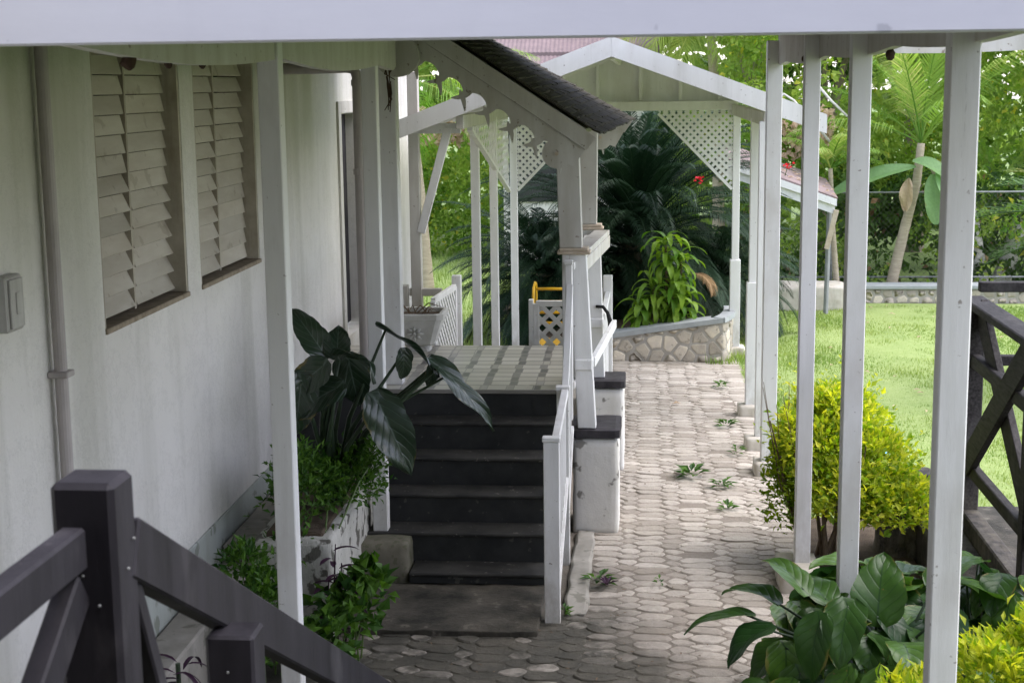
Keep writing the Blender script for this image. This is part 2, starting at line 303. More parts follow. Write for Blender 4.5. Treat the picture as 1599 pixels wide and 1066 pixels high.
# ------------------------------------------------------------------ mesh helpers
def V3(*a): return np.array(a, float)
def nrm(v):
    v = np.asarray(v, float); return v/(np.linalg.norm(v)+1e-9)
class MB:
    def __init__(s): s.v = []; s.f = []; s.r = []; s.uv = None
    def n(s): return len(s.v)
    def add(s, vs, fs, r=None):
        o = len(s.v); s.v.extend([tuple(map(float, q)) for q in vs])
        if r is None: r = random.random()
        for f in fs: s.f.append(tuple(i+o for i in f)); s.r.append(r)
    def box(s, x0, x1, y0, y1, z0, z1, r=None):
        s.add([(x0, y0, z0), (x1, y0, z0), (x1, y1, z0), (x0, y1, z0), (x0, y0, z1), (x1, y0, z1), (x1, y1, z1), (x0, y1, z1)],
              [(0, 3, 2, 1), (4, 5, 6, 7), (0, 1, 5, 4), (1, 2, 6, 5), (2, 3, 7, 6), (3, 0, 4, 7)], r)
    def hexa(s, P8, r=None):
        s.add(P8, [(0, 3, 2, 1), (4, 5, 6, 7), (0, 1, 5, 4), (1, 2, 6, 5), (2, 3, 7, 6), (3, 0, 4, 7)], r)
    def bar(s, a, b, wd, th, up=(0, 0, 1), r=None, w2=None):
        a = V3(*a); b = V3(*b); d = nrm(b-a); sd = np.cross(d, up)
        if np.linalg.norm(sd) < 1e-4: sd = np.cross(d, (0, 1, 0))
        sd = nrm(sd); u = np.cross(sd, d)
        h = wd/2; h2 = (w2 or wd)/2; k = th/2
        s.hexa([a-sd*h-u*k, a+sd*h-u*k, b+sd*h2-u*k, b-sd*h2-u*k, a-sd*h+u*k, a+sd*h+u*k, b+sd*h2+u*k, b-sd*h2+u*k], r)
    def tube(s, pts, rad, seg=8, cap=True, r=None, ridge=None):
        pts = [V3(*p) for p in pts]; n = len(pts)
        rad = [rad]*n if isinstance(rad, (int, float)) else rad
        rings = []; pr = None
        for i, p in enumerate(pts):
            d = nrm(pts[min(i+1, n-1)]-pts[max(i-1, 0)])
            if pr is None:
                pr = np.cross(d, (0, 0, 1)) if abs(d[2]) < .95 else np.cross(d, (0, 1, 0))
            sd = nrm(pr-d*np.dot(pr, d)); pr = sd; u = np.cross(d, sd)
            rr = [rad[i]*(1+(ridge(i, k) if ridge else 0)) for k in range(seg)]
            rings.append([p+sd*math.cos(2*math.pi*k/seg)*rr[k]+u*math.sin(2*math.pi*k/seg)*rr[k] for k in range(seg)])
        vs = [q for g in rings for q in g]; fs = []
        for i in range(n-1):
            for k in range(seg):
                a = i*seg+k; b = i*seg+(k+1) % seg; fs.append((a, b, b+seg, a+seg))
        if cap: fs.append(tuple(range(seg))[::-1]); fs.append(tuple(range((n-1)*seg, n*seg)))
        s.add(vs, fs, r)
    def prism(s, poly, org, ax, ay, depth, r=None):
        """polygon (2-D) extruded along ax x ay by depth"""
        org = V3(*org); ax = V3(*ax); ay = V3(*ay); nz = np.cross(ax, ay)*depth; n = len(poly)
        vs = [org+ax*p[0]+ay*p[1] for p in poly]+[org+ax*p[0]+ay*p[1]+nz for p in poly]
        fs = [tuple(range(n))[::-1], tuple(range(n, 2*n))]+[(i, (i+1) % n, (i+1) % n+n, i+n) for i in range(n)]
        s.add(vs, fs, r)
    def leaves(s, P, D, N, L, W, fold=.25, coh=0):
        """many small leaves at once: base P, direction D, blade normal N"""
        P = np.asarray(P); D = np.asarray(D); N = np.asarray(N); n = len(P)
        D = D/np.linalg.norm(D, axis=1, keepdims=True)
        Sd = np.cross(D, N); Sd /= np.linalg.norm(Sd, axis=1, keepdims=True)+1e-9
        N = np.cross(Sd, D)
        L = np.broadcast_to(L, n)[:, None]; W = np.broadcast_to(W, n)[:, None]
        mid = P+D*L*.45; tip = P+D*L-N*L*.12
        l = mid+Sd*W*.5+N*W*fold; r_ = mid-Sd*W*.5+N*W*fold
        vs = np.stack([P, r_, tip, l, mid], 1).reshape(-1, 3)
        o = len(s.v); s.v.extend(map(tuple, vs.tolist())); rr = rng.random(n)
        if coh:
            X, Y, Z = P[:, 0], P[:, 1], P[:, 2]
            g = .5+.25*np.sin(X*coh+1.3*np.sin(Z*coh*.8))+.25*np.sin(Z*coh*1.3+X*coh*.6+2*np.sin(X*coh*.37))
            rr = np.clip(.55*g+.45*rr, 0, 1)
        for i in range(n):
            b = o+i*5
            s.f += [(b, b+1, b+4), (b+1, b+2, b+4), (b+4, b+2, b+3), (b, b+4, b+3)]; s.r += [rr[i]]*4
    def build(s, name, m, parent=None, bevel=0, smooth=False, loc=None):
        me = bpy.data.meshes.new(name); me.from_pydata(s.v, [], s.f)
        at = me.attributes.new('rnd', 'FLOAT', 'FACE'); at.data.foreach_set('value', np.array(s.r, np.float32))
        if s.uv is not None:
            a2 = me.attributes.new('luv', 'FLOAT_VECTOR', 'POINT')
            uv = np.zeros((len(s.v), 3), np.float32); uv[:len(s.uv)] = s.uv
            a2.data.foreach_set('vector', uv.ravel())
        me.materials.append(m)
        if bevel:
            bm = bmesh.new(); bm.from_mesh(me)
            bmesh.ops.bevel(bm, geom=list(bm.edges), offset=bevel, segments=1, affect='EDGES', profile=.5, clamp_overlap=True)
            bm.to_mesh(me); bm.free()
        if smooth: me.shade_smooth()
        me.update()
        o = bpy.data.objects.new(name, me); C.objects.link(o)
        if parent is not None:
            o.parent = parent
            o.matrix_parent_inverse = Matrix.Translation(parent.location).inverted() if parent.type == 'EMPTY' else Matrix()
        return o
def thing(name, label, cat, loc=(0, 0, 0), group=None):
    o = bpy.data.objects.new(name, None); C.objects.link(o); o.location = loc; o.empty_display_size = .1
    return tag(o, label, cat, group)
def tag(o, label=None, cat=None, group=None, kind=None):
    if label: o['label'] = label
    if cat: o['category'] = cat
    if group: o['group'] = group
    if kind: o['kind'] = kind
    return o
def bx(name, m, parent, x0, x1, y0, y1, z0, z1, bevel=.004):
    b = MB(); b.box(x0, x1, y0, y1, z0, z1); return b.build(name, m, parent, bevel)
def U(a, b): return random.uniform(a, b)

# ================================================================== SETTING
b = MB(); b.add([(-150, -80, -.03), (150, -80, -.03), (150, 250, -.03), (-150, 250, -.03)], [(0, 1, 2, 3)])
tag(b.build('ground', M['ground']), kind='structure')
b = MB()
for x0, x1, y0, y1 in ((1.13, 9, 11.2, 22.6), (-12, -2.3, 17, 31)):
    nx, ny = 30, 40; vs = []; fs = []
    for j in range(ny+1):
        for i in range(nx+1):
            X = x0+(x1-x0)*i/nx; Y = y0+(y1-y0)*j/ny
            vs.append((X, Y, .012+.02*math.sin(X*1.7+Y*.8)*math.sin(Y*1.1)))
    for j in range(ny):
        for i in range(nx): a = j*(nx+1)+i; fs.append((a, a+1, a+nx+2, a+nx+1))
    b.add(vs, fs)
tag(b.build('lawn', M['lawn']), kind='structure')
# grass blades
b = MB()
def grass(n, x0, x1, y0, y1, h0, h1):
    P = np.stack([rng.uniform(x0, x1, n), rng.uniform(y0, y1, n), np.zeros(n)], 1)
    az = rng.uniform(0, 2*np.pi, n); h = rng.uniform(h0, h1, n)*(1+.9*np.clip(np.sin(P[:, 0]*5.3+2*np.sin(P[:, 1]*2.1))*np.sin(P[:, 1]*4.7+P[:, 0]), 0, 1)); w_ = rng.uniform(.004, .009, n)
    ln = rng.uniform(.1, .9, n)
    dx = np.stack([np.cos(az), np.sin(az), np.zeros(n)], 1)
    tip = P+dx*(h*ln)[:, None]+np.stack([np.zeros(n), np.zeros(n), h], 1)
    sd = np.stack([-np.sin(az), np.cos(az), np.zeros(n)], 1)*w_[:, None]
    vs = np.stack([P-sd, P+sd, tip], 1).reshape(-1, 3); o = len(b.v); b.v.extend(map(tuple, vs.tolist()))
    b.f += [(o+3*i, o+3*i+1, o+3*i+2) for i in range(n)]; b.r += np.clip(.5*rng.random(n)+.25+.25*np.sin(P[:, 0]*2.3+2*np.sin(P[:, 1]*.9))*np.sin(P[:, 1]*1.7+P[:, 0]), 0, 1).tolist()
grass(88000, 1.14, 6.8, 11.3, 22.3, .015, .045)
grass(9000, -4.6, -1.7, 18, 31, .05, .14)
grass(500, .75, 1.25, 17.6, 18.4, .05, .14); grass(500, 1.14, 1.5, 11.4, 18, .06, .12)
tag(b.build('grass', M['grass']), kind='stuff')
bx('flower_bed', M['soil'], None, 1.14, 1.88, 4.6, 11.2, -.02, .03, 0)['kind'] = 'structure'

# pavers: alternating columns of wide and narrow six-sided stones
b = MB(); p = .126; Y0, Y1 = 7.2, 18.0
cols = []; x = -1.9; i = 0
while x < 1.02:
    wd = (.205, .115)[i % 2]*U(.93, 1.07); cols.append((x, x+wd, i % 2)); x += wd; i += 1
nrow = int((Y1-Y0)/p)
jit = {}
def J(c, k):
    if (c, k) not in jit: jit[(c, k)] = (U(-.019, .019), U(-.018, .018))
    return jit[(c, k)]
def bnd(c, xb, k2):            # zig-zag boundary c at half-row k2
    d = .031 if (k2+c) % 2 == 0 else -.031
    jx, jy = J(c, k2); return (xb+d+jx+.016*math.sin(k2*.33+c*1.9), Y0+k2*p/2+jy)
for c, (xa, xb, odd) in enumerate(cols):
    for k in range(nrow):
        k2 = 2*k+(c % 2)
        L = [bnd(c, xa, k2), bnd(c, xa, k2+1), bnd(c, xa, k2+2)]
        Rr = [bnd(c+1, xb, k2+2), bnd(c+1, xb, k2+1), bnd(c+1, xb, k2)]
        poly = np.array(L+Rr); ctr = poly.mean(0)
        nx_ = np.roll(poly, -1, 0); poly = np.stack([poly*.80+nx_*.20, poly*.20+nx_*.80], 1).reshape(-1, 2)
        if ctr[0] < -.35 and 9 < ctr[1] < 17.6: continue
        if ctr[0] < -.62 and 8.7 < ctr[1] < 10: continue
        if random.random() < .012: continue
        v = poly-ctr; ln = np.linalg.norm(v, axis=1, keepdims=True)
        q0 = ctr+v*(1-U(.005, .010)/ln); q1 = ctr+v*(1-U(.013, .020)/ln)
        tz = .014+U(-.004, .004); tx, ty = U(-.03, .03), U(-.03, .03)
        n6 = len(poly); vs = [(*q, -.01) for q in q0]+[(*q, tz-.006) for q in q0]+[(*q, tz+(q-ctr)[0]*tx+(q-ctr)[1]*ty) for q in q1]
        fs = []
        for i in range(n6):
            jn = (i+1) % n6
            fs += [(i, i+n6, jn+n6, jn), (i+n6, i+2*n6, jn+2*n6, jn+n6)]
        fs.append(tuple(range(2*n6, 3*n6))[::-1]); b.add(vs, fs)
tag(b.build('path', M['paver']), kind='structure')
b = MB(); b.add([(-2.6, 4, .008), (1.14, 4, .008), (1.14, 18.1, .008), (-2.6, 18.1, .008)], [(0, 1, 2, 3)])
tag(b.build('path_bedding', M['bedding']), kind='structure')

# ================================================================== HOUSE
house = thing('house', 'pale rendered house wall with two louvred windows along the path', 'house', (-2.75, 9, 0))
XW = -2.6
def wall_panels(b, x0, x1, ys, zs, holes):
    for i in range(len(ys)-1):
        for j in range(len(zs)-1):
            if (i, j) in holes: continue
            b.box(x0, x1, ys[i], ys[i+1], zs[j], zs[j+1], .5)
W1 = (7.03, 8.40); W2 = (8.66, 10.05); WZ = (2.12, 3.50)
b = MB()
ys = [-4, W1[0], W1[1], W2[0], W2[1], 12.92, 13.8, 17]; zs = [0, 1.1, WZ[0], 3.06, WZ[1], 4.4]
def holes(i, j):
    return (i in (1, 3) and j in (2, 3)) or (i == 5 and j in (1, 2))
vs_h = {(i, j) for i in range(7) for j in range(5) if holes(i, j)}
wall_panels(b, XW-.25, XW, ys, zs, vs_h)
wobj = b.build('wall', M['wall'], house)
bx('plinth', M['plinth'], house, XW-.01, XW+.012, -4, 10.70, 0, .68, .004)
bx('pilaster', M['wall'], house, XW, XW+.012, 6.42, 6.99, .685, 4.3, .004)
bx('roof', M['shingle'], house, -4.2, -2.05, -4.2, 17, 4.28, 4.42)
def louvre_window(y0, y1, tilts):
    f = MB(); d = .115
    f.box(XW-.24, XW-.004, y0+.002, y0+.028, WZ[0]+.03, WZ[1]-.005); f.box(XW-.24, XW-.004, y1-.03, y1-.002, WZ[0]+.03, WZ[1]-.005)
    f.box(XW-.24, XW-.004, y0+.03, y1-.032, WZ[1]-.03, WZ[1]-.005)
    ym = (y0+y1)/2-.01
    f.box(XW-.13, XW-.075, ym-.012, ym+.012, WZ[0]+.03, WZ[1]-.03)
    win = f.build('window', M['reveal'], house)
    bx('room_dark_backing', M['black'], win, XW-.248, XW-.236, y0+.03, y1-.032, WZ[0]+.03, WZ[1]-.03, 0)  # black sheet standing in for the dark room behind the slats
    bx('sill', M['sillwood'], win, XW-.23, XW+.012, y0+.002, y1-.002, WZ[0]-.0, WZ[0]+.028, .004)
    for k, (a, c) in enumerate(((y0+.032, ym-.016), (ym+.016, y1-.034))):
        s = MB(); n = 13; pitch = (WZ[1]-WZ[0]-.07)/n
        for i in range(n):
            z = WZ[0]+.04+pitch*(i+.5); t = R(tilts[k](i)+U(-1.2, 1.2)); h = pitch*.485
            dx = math.cos(t); dz = math.sin(t)
            xc = XW-.095
            s.bar((xc-h*dx*0, a, z), (xc, c, z), 2*h, .012, up=(math.cos(t), 0, math.sin(t)), r=random.random())
        s.build('louvre_panel', M['louvre'], win, .002)
louvre_window(*W1, (lambda i: 25 if i < 7 else 13, lambda i: 27 if i < 6 else 13))
louvre_window(*W2, (lambda i: 24 if i < 8 else 13, lambda i: 10 if i < 7 else 20))
dr = bx('door', M['darkwood'], house, XW-.16, XW-.12, 12.93, 13.79, 1.13, 3.05, .004)
b = MB(); b.box(XW-.04, XW+.02, 12.80, 12.915, 1.14, 3.17); b.box(XW-.04, XW+.02, 12.92, 13.9, 3.07, 3.17)
b.build('door_frame', M['paint_old'], dr)
# services on the wall
d = thing('electrical_box', 'small grey weathered switch box fixed to the house wall', 'switch box', (XW, 5.88, 2.4))
bx('casing', M['plastic'], d, XW+.001, XW+.055, 5.80, 5.955, 2.33, 2.56, .008)
b = MB(); b.box(XW+.056, XW+.066, 5.815, 5.94, 2.345, 2.545); b.box(XW+.066, XW+.071, 5.86, 5.90, 2.40, 2.49); b.build('cover', M['plastic'], d, .003)
d = thing('drainpipe', 'grey downpipe strapped to the wall left of the windows', 'pipe', (XW+.05, 6.33, 0))
b = MB(); b.tube([(XW+.047, 6.33, .7), (XW+.047, 6.33, 3.9)], .029, 14); b.build('pipe', M['pipe'], d, smooth=False)
b = MB(); b.box(XW+.001, XW+.092, 6.285, 6.375, 2.05, 2.078); b.build('bracket', M['pipe'], d, .004)
d = thing('drainpipe', 'grey downpipe with elbow beside the post at the stair foot', 'pipe', (-1.93, 10.25, 0))
b = MB(); b.tube([(-1.93, 10.25, .6), (-1.93, 10.25, 3.36), (-1.95, 10.25, 3.41), (-2.0, 10.25, 3.425), (-2.25, 10.27, 3.42), (-2.58, 10.3, 3.42)], .038, 14); b.build('pipe', M['pipe'], d, smooth=True)
b = MB(); b.tube([(-1.93, 10.25, 2.70), (-1.93, 10.25, 2.74)], .046, 14); b.build('collar', M['pipe'], d); b = MB(); b.tube([(-1.93, 10.25, 3.30), (-1.93, 10.25, 3.34)], .044, 14); b.build('collar', M['pipe'], d)
# ledge at the foot of the wall
d = thing('concrete_ledge', 'low stepped concrete ledge along the foot of the house wall', 'ledge', (-2.5, 8, 0))
bx('upper_ledge', M['concrete'], d, XW+.02, -2.34, 8.76, 10.6, -.01, .52, .012)
bx('lower_ledge', M['concrete'], d, XW+.02, -2.36, 4.5, 8.75, -.01, .42, .012)

# planter with peeling whitewash
d = thing('planter_box', 'white peeling masonry planter box left of the dark steps', 'planter', (-2.1, 9.2, 0))
def rough_box(x0, x1, y0, y1, z0, z1, seg, amp, seed):
    b_ = MB(); bm = bmesh.new(); bmesh.ops.create_cube(bm, size=1)
    bmesh.ops.subdivide_edges(bm, edges=bm.edges[:], cuts=seg, use_grid_fill=True)
    r_ = random.Random(seed)
    from mathutils import noise
    for v in bm.verts:
        q = Vector((x0+(v.co.x+.5)*(x1-x0), y0+(v.co.y+.5)*(y1-y0), z0+(v.co.z+.5)*(z1-z0)))
        e = sum(abs(abs(c)-.5) < 1e-4 for c in v.co)
        nv = noise.noise_vector(q*6+Vector((seed, 0, 0)))+.5*noise.noise_vector(q*17)
        cc = Vector(v.co); v.co = q+nv*amp
        if e >= 2: v.co -= Vector([math.copysign(.008, c) if abs(abs(c)-.5) < 1e-4 else 0 for c in cc])
    bm.verts.ensure_lookup_table()
    b_.add([v.co[:] for v in bm.verts], [tuple(v.index for v in f.verts) for f in bm.faces], .5); bm.free(); return b_
rough_box(-2.33, -1.85, 8.55, 10.0, -.03, .62, 14, .012, 3).build('box', M['peeling'], d, smooth=True)
bx('soil', M['soil'], d, -2.27, -1.92, 8.64, 9.92, .60, .645, .01)

# ================================================================== PORCH
porch = thing('entrance_porch', 'raised tiled porch with dark steps and a fretwork gable roof', 'porch', (-1.5, 11, 0))
FY = 10.75; FZ = 1.1
b = MB(); b.box(-2.58, -.60, FY, 12.62, 0, FZ-.031); fl = b.build('base_wall', M['charcoal'], porch, .004)
bx('tiled_floor', M['tiles'], porch, -2.58, -.585, FY-.02, 12.62, FZ-.03, FZ, .003)
h, t_ = .195, .26
for k in range(1, 6):
    y0 = FY-t_*k; z = FZ-h*k
    s = bx('step', M['charcoal'], porch, -1.53 if k == 5 else -1.88, -.60, y0+.02, FY-t_*(k-1)+.018, 0.05, z-.023, .003)
    b = MB(); b.box(-1.53 if k == 5 else -1.88, -.60, y0, FY-t_*(k-1)+.018, z-.022, z); b.build('tread', M['tread'], s, .006)
rough_box(-1.95, -1.54, 9.50, 9.98, -.02, .305, 6, .008, 5).build('post_footing', M['mossy'], porch, smooth=True)
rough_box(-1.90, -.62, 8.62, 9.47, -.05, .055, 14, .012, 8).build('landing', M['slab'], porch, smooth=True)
rough_box(-.48, -.34, 9.0, 10.76, -.05, .035, 12, .02, 9).build('kerb', M['concrete'], porch, smooth=True)
# plinth blocks
for y0, y1, x0, x1, zc in ((10.78, 11.28, -.505, -.165, .80), (12.62, 13.05, -.46, -.15, .80)):
    pb = rough_box(x0, x1, y0, y1, -.03, zc-.075, 9, .006, int(y0*7)).build('plinth_block', M['whitewash'], porch, smooth=True)
    c_ = rough_box(x0-.012, x1+.012, y0-.012, y1+.012, zc-.074, zc, 8, .004, int(y0*9)).build('cap', M['blackcap'], pb)
# columns
def quadpost(b, c0, c1, w0, w1, d0, d1, z0, z1):
    (x0, y0), (x1, y1) = c0, c1
    b.hexa([(x0-w0/2, y0-d0/2, z0), (x0+w0/2, y0-d0/2, z0), (x0+w0/2, y0+d0/2, z0), (x0-w0/2, y0+d0/2, z0),
            (x1-w1/2, y1-d1/2, z1), (x1+w1/2, y1-d1/2, z1), (x1+w1/2, y1+d1/2, z1), (x1-w1/2, y1+d1/2, z1)])
for yc, xb, xt, xu, zc in ((10.86, -.40, -.465, -.535, 2.085), (12.80, -.385, -.42, -.455, 2.075)):
    b = MB(); quadpost(b, (xb, yc), (xt, yc), .135, .13, .12, .12, .80, zc); quadpost(b, (xt-.085, yc), (xt-.085, yc), .05, .05, .12, .12, FZ, zc)
    col = b.build('column', M['paint'], porch, .006)
    b = MB(); quadpost(b, (xt-.045, yc+.01), (xu, yc+.01), .165, .165, .14, .14, zc+.045, 2.95); b.build('upper_shaft', M['paint_old'], col, .006)
    b = MB(); b.box(xt-.145, xt+.095, yc-.085, yc+.10, zc, zc+.02); b.box(xt-.13, xt+.08, yc-.075, yc+.09, zc+.02, zc+.045); b.build('cap_moulding', M['trim_dirty'], col, .006)
    z2 = 1.28; xx = xb+(xt-xb)*(z2-.8)/(zc-.8)
    b = MB(); b.box(xx-.07, xx+.07, yc-.075, yc+.075, z2-.05, z2+.04); b.build('collar', M['paint'], col, .012)
b = MB(); b.hexa([(-.565, 10.95, 2.03), (-.42, 10.95, 2.03), (-.275, 12.72, 2.03), (-.40, 12.72, 2.03), (-.565, 10.95, 2.075), (-.42, 10.95, 2.075), (-.275, 12.72, 2.075), (-.40, 12.72, 2.075)])
b.hexa([(-.435, 10.95, 1.93), (-.415, 10.95, 1.93), (-.27, 12.72, 1.93), (-.29, 12.72, 1.93), (-.435, 10.95, 2.028), (-.415, 10.95, 2.028), (-.27, 12.72, 2.028), (-.29, 12.72, 2.028)])
b.build('cap_rail', M['paint_old'], porch, .003)
b = MB(); b.bar((-.36, 10.93, 1.27), (-.235, 12.74, 1.27), .04, .07); b.build('lower_rail', M['paint'], porch, .004)
for y in (10.9,):
    bx('pilaster', M['paint'], porch, -1.93, -1.775, y, y+.13, FZ, 3.5, .006)
# roof: ridge along Y, slightly twisted
RX = -1.68
Lf, Lb = (-.30, 10.62, 2.94), (-.07, 12.98, 2.985)
rf, rb = (RX, 10.62, 3.855), (RX, 12.98, 3.895)
b = MB(); n = 26
A, B_, C_, D_ = map(np.array, (rf, rb, Lb, Lf))
for i in range(n):            # courses run down the slope, each a thin strip of overlapping shingle
    for (e0, e1, g0, g1) in ((A, D_, B_, C_),):
        u0, u1 = i/n, (i+1)/n
        p0 = A+(D_-A)*u0; p1 = A+(D_-A)*u1; q0 = B_+(C_-B_)*u0; q1 = B_+(C_-B_)*u1
        m_ = 16
        for k in range(m_):
            v0, v1 = k/m_, (k+1)/m_; lift = np.array((0, 0, .012+U(0, .009))); ext = (p1-p0)*U(.1, .35)
            a0 = p0+(q0-p0)*v0; a1 = p0+(q0-p0)*v1; b0 = p1+(q1-p1)*v0+ext; b1 = p1+(q1-p1)*v1+ext
            th = np.array((0, 0, .012))
            b.hexa([a0, b0+lift*.6, b1+lift*.6, a1, a0+th, b0+lift+th*.6, b1+lift+th*.6, a1+th])
A2 = np.array((-2.58, 10.62, 3.70)); B2 = np.array((-2.58, 12.98, 3.72))
b.hexa([A2, A-(0, 0, .01), B_-(0, 0, .01), B2, A2+(0, 0, .03), A+(0, 0, .03), B_+(0, 0, .03), B2+(0, 0, .03)])
b.build('roof', M['shingle'], porch)
b = MB(); dn = np.array((0, 0, -.02)); th = np.array((0, 0, -.03))
D2_ = A+(D_-A)*.93; C2_ = B_+(C_-B_)*.93
b.hexa([A+dn+th, D2_+dn+th, C2_+dn+th, B_+dn+th, A+dn, D2_+dn, C2_+dn, B_+dn]); b.build('ceiling', M['paint_old'], porch)
def bargeboard(top, bot, y, name):
    """sloping board with arched fretwork and a round drop at the eave"""
    top = np.array(top, float); bot = np.array(bot, float); ln = np.hypot(*(bot-top)); dx = (bot-top)/ln; up = np.array((-dx[1], dx[0]))
    if up[1] < 0: up = -up
    b_ = MB()
    def pr(poly, yy, th_):
        b_.prism([(q[0], q[1]) for q in poly], (0, yy, 0), (1, 0, 0), (0, 0, 1), -th_, .5)
    def L2(s_, h_): return top+dx*s_+up*h_
    pr([L2(0, -.005), L2(0, -.115), L2(ln-.01, -.115), L2(ln, -.005)], y-.03, .03)       # fascia board
    # fretted lower board: upper edge straight, lower edge of arches
    mt = .20; n_ = int((ln-.12)/mt); s0 = ln-.14-n_*mt
    lo = []
    for k in range(n_):
        for q in range(9):
            u = q/8; s_ = s0+mt*(k+u); lo.append(L2(s_, -.28+.07*math.sin(math.pi*u)**.6 if 0 < u < 1 else -.28))
    # split in strips so every piece stays convex
    for i in range(len(lo)-1):
        a_ = lo[i]; c_ = lo[i+1]; sa = np.dot(a_-top, dx); sc2 = np.dot(c_-top, dx)
        if sc2-sa < 1e-5: continue
        pr([L2(sa, -.117), a_, c_, L2(sc2, -.117)], y-.012, .02)
    pr([L2(0, -.117), L2(0, -.26), L2(s0, -.28), L2(s0, -.117)], y-.012, .02)
    pr([L2(ln-.14, -.117), L2(ln-.14, -.28), L2(ln-.02, -.26), L2(ln-.02, -.117)], y-.012, .02)
    for k in range(n_+1):                              # crossed finials between the arches
        c_ = L2(s0+mt*k, -.285)
        for qi, (ang, l1, l2) in enumerate(((R(-72), .05, .10), (R(12), .08, .07))):
            d1 = np.array((math.cos(ang), math.sin(ang))); s1 = np.array((-d1[1], d1[0]))
            pts = []
            for u in np.linspace(-l1, l2, 7):
                wv = .014*(1-(abs(u)/(l2 if u > 0 else l1))**2)+.003
                pts.append((c_+d1*u+s1*(1.6*u*u*(1 if qi else -1)), wv))
            for (a_, wa), (c2, wc) in zip(pts[:-1], pts[1:]):
                pr([a_-s1*wa, a_+s1*wa, c2+s1*wc, c2-s1*wc][::-1], y-.009-.004*qi, .016-.005*qi)
    cx = L2(ln-.17, -.25); circ = [cx+.105*np.array((math.cos(2*math.pi*i/24), math.sin(2*math.pi*i/24))) for i in range(24)]
    pr(circ, y-.014, .022)
    o = b_.build(name, M['paint_old'], porch)
    b2 = MB(); c0 = [cx+.014*np.array((math.cos(2*math.pi*i/10), math.sin(2*math.pi*i/10))) for i in range(10)]
    b2.prism([(q[0], q[1]) for q in c0], (0, y-.038, 0), (1, 0, 0), (0, 0, 1), -.008); b2.build('boss', M['trim_dirty'], o)
bargeboard((RX, 3.845), (-.315, 2.93), 10.60, 'bargeboard')
bargeboard((RX, 3.885), (-.085, 2.975), 13.0, 'bargeboard')

# stair railing
sr = thing('stair_railing', 'white picket handrail climbing the right side of the steps', 'railing', (-.58, 9.5, 0))
def newel(x, y, z0, z1, wd=.098, par=None):
    o = bx('newel', M['paint'], par or sr, x-wd/2, x+wd/2, y, y+.06, z0, z1-.03, .004)
    b_ = MB(); b_.box(x-wd/2-.006, x+wd/2+.006, y-.006, y+.066, z1-.029, z1); b_.build('cap', M['paint'], o, .004)
newel(-.545, 8.86, -.01, 1.19); newel(-.535, 10.02, .0, 1.27, .085); newel(-.52, 10.62, .9, 2.06, .05)
def pickets(name, par, xa, ya, xb, yb, top, bot, n, wd=.03):
    b_ = MB()
    for i in range(n):
        u = (i+.5)/n; x = xa+(xb-xa)*u; y = ya+(yb-ya)*u; zt = top[0]+(top[1]-top[0])*u; zb = bot[0]+(bot[1]-bot[0])*u
        b_.bar((x, y, zb), (x, y, zt), wd, .016, up=(1, 0, 0))
    for zz in (top, bot):
        b_.bar((xa, ya, zz[0]-(0 if zz is bot else .02)), (xb, yb, zz[1]-(0 if zz is bot else .02)), .045, .05)
    b_.build(name, M['paint'], par, .002)
pickets('picket_panel', sr, -.525, 8.93, -.520, 10.01, (1.16, 1.25), (.16, .62), 9)
pickets('picket_panel', sr, -.520, 10.09, -.510, 10.61, (1.27, 1.9), (.35, .85), 5)
pickets('picket_panel', sr, -.505, 10.69, -.46, 12.7, (2.03, 2.03), (1.14, 1.14), 18)

# railings round the back steps
lr = thing('lattice_railing', 'white lattice rail with square end post behind the flower pot', 'railing', (-1.75, 13.1, .5))
def lattice(b_, org, ax, ay, W_, H_, step, wd, th_, clip):
    """two layers of diagonal slats clipped to a convex polygon"""
    org = V3(*org); ax = V3(*ax); ay = V3(*ay); nz = np.cross(ax, ay)
    def cut(p0, p1):
        t0, t1 = 0., 1.; d_ = p1-p0; n_ = len(clip)
        for i in range(n_):
            a_ = np.array(clip[i]); c_ = np.array(clip[(i+1) % n_]); e = c_-a_; nn = np.array((-e[1], e[0]))
            f0 = np.dot(nn, p0-a_); f1 = np.dot(nn, d_)
            if abs(f1) < 1e-9:
                if f0 < 0: return None
                continue
            t_x = -f0/f1
            if f1 > 0: t0 = max(t0, t_x)
            else: t1 = min(t1, t_x)
        return (p0+d_*t0, p0+d_*t1) if t1-t0 > 1e-3 else None
    for sgn, off in ((1, 0), (-1, th_)):
        k = -H_-W_
        while k < W_+H_:
            p0 = np.array((k, 0.)) if sgn > 0 else np.array((k+H_, 0.)); p1 = p0+np.array((sgn*H_, H_))
            s_ = cut(p0, p1)
            if s_:
                q0 = org+ax*s_[0][0]+ay*s_[0][1]+nz*off; q1 = org+ax*s_[1][0]+ay*s_[1][1]+nz*off
                b_.bar(q0, q1, wd, th_*.96, up=nz)
            k += step
def framed_lattice(par, org, ax, W_, H_, step=.075, wd=.034, fr=.05):
    b_ = MB(); lattice(b_, org, ax, (0, 0, 1), W_, H_, step, wd, .008, [(0, 0), (W_, 0), (W_, H_), (0, H_)]); o = b_.build('lattice_panel', M['paint'], par)
    b_ = MB(); a = V3(*ax); o_ = V3(*org)
    for z in (0, H_): b_.bar(o_+(0, 0, z), o_+a*W_+(0, 0, z), .04, fr)
    for u in (0, W_): b_.bar(o_+a*(u), o_+a*(u)+V3(0, 0, H_), .042, fr*1.04, up=tuple(a))
    b_.build('frame', M['paint'], o, .003)
framed_lattice(lr, (-1.79, 12.72, .75), (.08, .997, 0), .90, .72, .095, .034)
bx('end_post', M['paint'], lr, -1.745, -1.66, 13.64, 13.72, 0, 1.57, .005)
bx('return_post', M['paint_old'], lr, -2.20, -2.13, 13.5, 13.57, 0, 1.50, .005)
